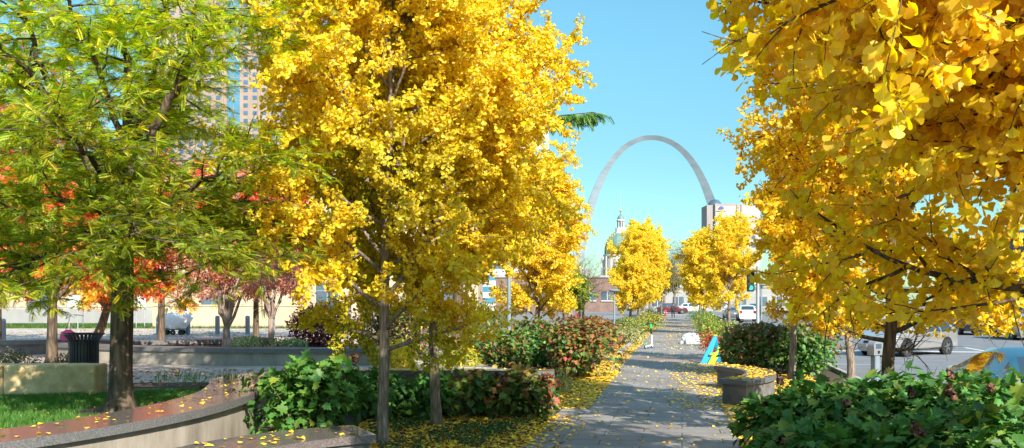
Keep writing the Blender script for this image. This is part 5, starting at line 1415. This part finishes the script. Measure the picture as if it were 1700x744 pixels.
# ------------------------------------------------------------------ vehicles
def car(label, kind, paint, loc, rz, name='parked_car', group='cars along the street'):
    """front at +x"""
    t = thing(name, label, {'sedan': 'car', 'wagon': 'car', 'suv': 'car'}[kind], loc, rz, group)
    P = M[paint]
    if kind == 'sedan':
        st = [(-2.34, .62, .70), (-2.30, .90, .80), (-2.1, 1.0, .86), (-1.72, 1.04, .89), (-1.45, 1.07, .90), (-.98, 1.31, .90), (-.62, 1.40, .90), (-.10, 1.44, .90), (-.02, 1.44, .90), (.42, 1.41, .90), (.70, 1.33, .90), (1.28, 1.00, .90), (1.7, .93, .89), (2.1, .82, .84), (2.3, .68, .74), (2.36, .52, .64)]
        cab, wsr, rwr, pil, lift, W_ = (4, 11), (10, 11), (4, 5), (7, 8), 0, .90
    elif kind == 'wagon':
        st = [(-2.36, .62, .74), (-2.32, .98, .82), (-2.22, 1.04, .86), (-2.12, 1.09, .87), (-1.84, 1.36, .88), (-1.5, 1.42, .89), (-1.02, 1.45, .90), (-.94, 1.45, .90), (-.08, 1.46, .90), (.0, 1.46, .90), (.45, 1.42, .90), (.70, 1.34, .90), (1.28, 1.0, .89), (1.75, .92, .88), (2.12, .80, .82), (2.3, .66, .72), (2.36, .5, .62)]
        cab, wsr, rwr, pil, lift, W_ = (3, 12), (11, 12), (3, 4), (6, 7, 8, 9), 0, .90
    else:
        st = [(-2.3, .70, .78), (-2.26, 1.05, .86), (-2.18, 1.12, .88), (-2.08, 1.18, .90), (-1.8, 1.56, .90), (-1.4, 1.64, .92), (-.96, 1.68, .93), (-.88, 1.68, .93), (-.02, 1.69, .93), (.06, 1.69, .93), (.5, 1.64, .93), (.76, 1.55, .93), (1.28, 1.16, .92), (1.75, 1.08, .90), (2.12, .96, .85), (2.28, .80, .76), (2.34, .6, .66)]
        cab, wsr, rwr, pil, lift, W_ = (3, 12), (11, 12), (3, 4), (6, 7, 8, 9), .06, .93
    # refine stations for smoother body
    belt = .93 if kind != 'suv' else 1.08
    rw = .60 if kind != 'suv' else .66
    rows = []
    for i, (x, top, w_) in enumerate(st):
        z0 = .2 + lift
        if i in (0, len(st) - 1): z0 = .34 + lift
        incab = cab[0] < i < cab[1]
        bz = min(belt + (.03 if x < 0 else 0), top - .035)
        low = min(.62 + lift, bz - .05)
        r_ = [(0, z0), (w_ * .84, z0), (w_ * .97, z0 + .12), (w_, low), (w_ * .975, bz)]
        if incab:
            k = min(1.0, (top - bz) / .42)
            r2 = w_ * .955 + (rw + .05 - w_ * .955) * k
            r_ += [(r2, top - .07 * k - .01), (r2 - .10, top - .012), (0, top + .012)]
        else:
            r_ += [(w_ * .93, bz + (top - bz) * .75), (w_ * .74, top), (0, top + .012)]
        rows.append([(x, y, z) for y, z in r_])
    nR = len(rows[0])
    V = []; idx = {}
    for i, rws in enumerate(rows):
        for j, p in enumerate(rws):
            idx[(i, j, 1)] = len(V); V.append(p)
            if p[1] == 0: idx[(i, j, -1)] = idx[(i, j, 1)]
            else:
                idx[(i, j, -1)] = len(V); V.append((p[0], -p[1], p[2]))
    groups = {'body': [], 'windscreen': [], 'rear_window': [], 'side_window_l': {}, }
    sides = {}
    for i in range(len(rows) - 1):
        for j in range(nR - 1):
            for s in (1, -1):
                f = (idx[(i, j, s)], idx[(i + 1, j, s)], idx[(i + 1, j + 1, s)], idx[(i, j + 1, s)])
                f = f if s == 1 else f[::-1]
                f = tuple(dict.fromkeys(f))
                if len(f) < 3: continue
                if j == 4 and cab[0] < i < cab[1] - 1 and not (i in pil and (i + 1) in pil and st[i + 1][0] - st[i][0] < .12) and not (rwr[0] <= i < rwr[1]):
                    nb = sum(1 for q in pil if q <= i)
                    sides.setdefault((s, nb), []).append(f)
                elif j >= 6 - (1 if False else 0) and wsr[0] - 0 <= i < wsr[1]: groups['windscreen'].append(f)
                elif j >= 6 and rwr[0] <= i < rwr[1]: groups['rear_window'].append(f)
                else: groups['body'].append(f)
    for e, (i, o_) in enumerate(((0, 1), (len(rows) - 1, -1))):
        for s in (1, -1):
            f = [idx[(i, j, s)] for j in range(nR)]
            groups['body'].append(tuple(dict.fromkeys(f if s * o_ == 1 else f[::-1])))
    def sub(faces):
        used = sorted({a for f in faces for a in f}); mp = {a: k for k, a in enumerate(used)}
        return MB().add([V[a] for a in used], [tuple(mp[a] for a in f) for f in faces])
    sub(groups['body']).build('body', P, t, True)
    sub(groups['windscreen']).build('windscreen', M['glass_car'], t, True)
    sub(groups['rear_window']).build('rear_window', M['glass_car'], t, True)
    for (s, nb), fs in sides.items(): sub(fs).build('side_window', M['glass_car'], t, True)
    # black window trim line and sill
    for s in (1, -1):
        tr = MB(); tr.tube([(st[i][0], s * (st[i][2] * .978 + .004), min(belt + (.03 if st[i][0] < 0 else 0), st[i][1] - .035)) for i in range(cab[0] + 1, cab[1])], .012, 5)
        tr.build('window_trim', M['black_metal'], t)
        for x in (-.75, .22): MB().box((x, s * (W_ + .006), .83 + lift), (.2, .03, .035), bev=.01).build('door_handle', P, t)
        MB().box((.86, s * (W_ + .08), 1.0 + lift * 2), (.13, .2, .13), bev=.04).build('wing_mirror', P, t)
        MB().box((2.16, s * .60, .68 + lift * 1.5), (.26, .34, .15), -s * .5, bev=.05).build('headlight', M['head_lens'], t)
        MB().box((-2.27, s * .66, .84 + lift * 2), (.10, .3, .17 if kind == 'sedan' else .3), s * .35, bev=.03).build('tail_light', M['red_lens'], t)
        for x in (1.42, -1.38):
            rr = .32 + lift * .6
            MB().lathe([(.05, s * (W_ - .04)), (rr + .075, s * (W_ - .04)), (rr + .075, s * (W_ + .004)), (rr + .03, s * (W_ + .006)), (.05, s * (W_ + .002))], (x, 0, rr + .015), 26, axis='y').build('wheel_arch', M['black_metal'], t)
            wh = MB().lathe([(.1, s * .68), (rr - .03, s * .68), (rr, s * .72), (rr, s * (W_ - .01)), (rr - .03, s * (W_ + .018)), (rr * .66, s * (W_ + .012)), (rr * .64, s * (W_ - .01))], (x, 0, rr), 28, axis='y').build('wheel', M['rubber'], t, True)
            rm = MB().lathe([(.02, s * (W_ + .015)), (.06, s * (W_ + .015)), (.07, s * (W_ + .0)), (rr * .16, s * (W_ - .006)), (rr * .64, s * (W_ - .012))], (x, 0, rr), 20, axis='y')
            for k in range(5):
                a = k * 2 * math.pi / 5
                rm.box((x + rr * .36 * math.cos(a), s * (W_ + .008), rr + rr * .36 * math.sin(a)), (.001, .001, .001))
                c_, s_ = math.cos(a), math.sin(a); hw = .035
                q = [(rr * .12, -hw), (rr * .64, -hw * .8), (rr * .64, hw * .8), (rr * .12, hw)]
                pts = [(x + u * c_ - v * s_, s * (W_ + .014), rr + u * s_ + v * c_) for u, v in q]
                pt2 = [(p[0], s * (W_ - .004), p[2]) for p in pts]
                rm.add(pts + pt2, [(0, 1, 2, 3), (0, 4, 5, 1), (1, 5, 6, 2), (2, 6, 7, 3), (3, 7, 4, 0)])
            rm.build('rim', M['rim'], wh)
    MB().box((2.33, 0, .56 + lift), (.06, .8, .12), bev=.02).build('grille', M['black_metal'], t)
    MB().box((2.36, 0, .42 + lift), (.03, .5, .11), bev=.005).build('number_plate', M['white_plastic'], t)
    MB().box((-2.36, 0, .72 + lift), (.03, .5, .11), bev=.005).build('number_plate', M['white_plastic'], t)
    return t
def paint(name, c, metal=.3): M[name] = pmat(name, c, tuple(x * 1.04 for x in c), 2, .32, 0, metal=metal, coat=.9)
paint('paint_silver', (.42, .41, .40), .6); paint('paint_blue', (.012, .10, .16), .4); paint('paint_red', (.12, .012, .02), .3); paint('paint_pearl', (.72, .72, .72), 0)
paint('paint_black', (.015, .015, .017), .2); paint('paint_grey', (.14, .145, .15), .5)
FWD = math.pi / 2
def heading(dx, dd): 
    v = W(dx, dd); return math.atan2(v[1], v[0])
car('silver estate car turning out across the street behind the dark trunk', 'wagon', 'paint_silver', W(16.0, 37.6, -.01), heading(-.82, -.57), 'estate_car')
car('dark blue saloon parked at the kerb behind the foreground hydrangeas', 'sedan', 'paint_blue', (5.7, 16.4, -.01), -FWD, 'parked_car')
car('dark red car standing across the far end of the path', 'suv', 'paint_red', at(1116, 146, -.01), YAW, 'parked_car')
car('white car seen from behind, right of the far right ginkgo trunks', 'suv', 'paint_pearl', at(1239, 97, -.01), FWD, 'parked_car')
car('blue grey car left of the white car behind the ginkgo trunks', 'sedan', 'paint_grey', at(1217, 104, -.01), FWD + .1, 'parked_car')
car('white saloon in the street beyond the white car', 'sedan', 'paint_pearl', at(1246, 122, -.01), FWD, 'parked_car')
car('black car beside the traffic signal pole in the far street', 'suv', 'paint_black', at(1252, 135, -.01), FWD, 'parked_car')
car('silver car parked on the far side of the street at the right edge', 'sedan', 'paint_silver', at(1693, 52.5, -.01), FWD, 'parked_car')
car('dark car parked on the far side, left of the silver one at the right edge', 'suv', 'paint_black', at(1606, 60, -.01), FWD, 'parked_car')
car('grey car parked far side behind the silver estate', 'sedan', 'paint_grey', at(1548, 70, -.01), FWD, 'parked_car')
car('white van-like car across the side street right of the red car', 'suv', 'paint_pearl', at(1150, 156, -.01), YAW, 'parked_car')

for o in bpy.data.objects:
    if o.type == 'MESH' and o.name.startswith(('crown', 'foliage')):
        o.data.update()
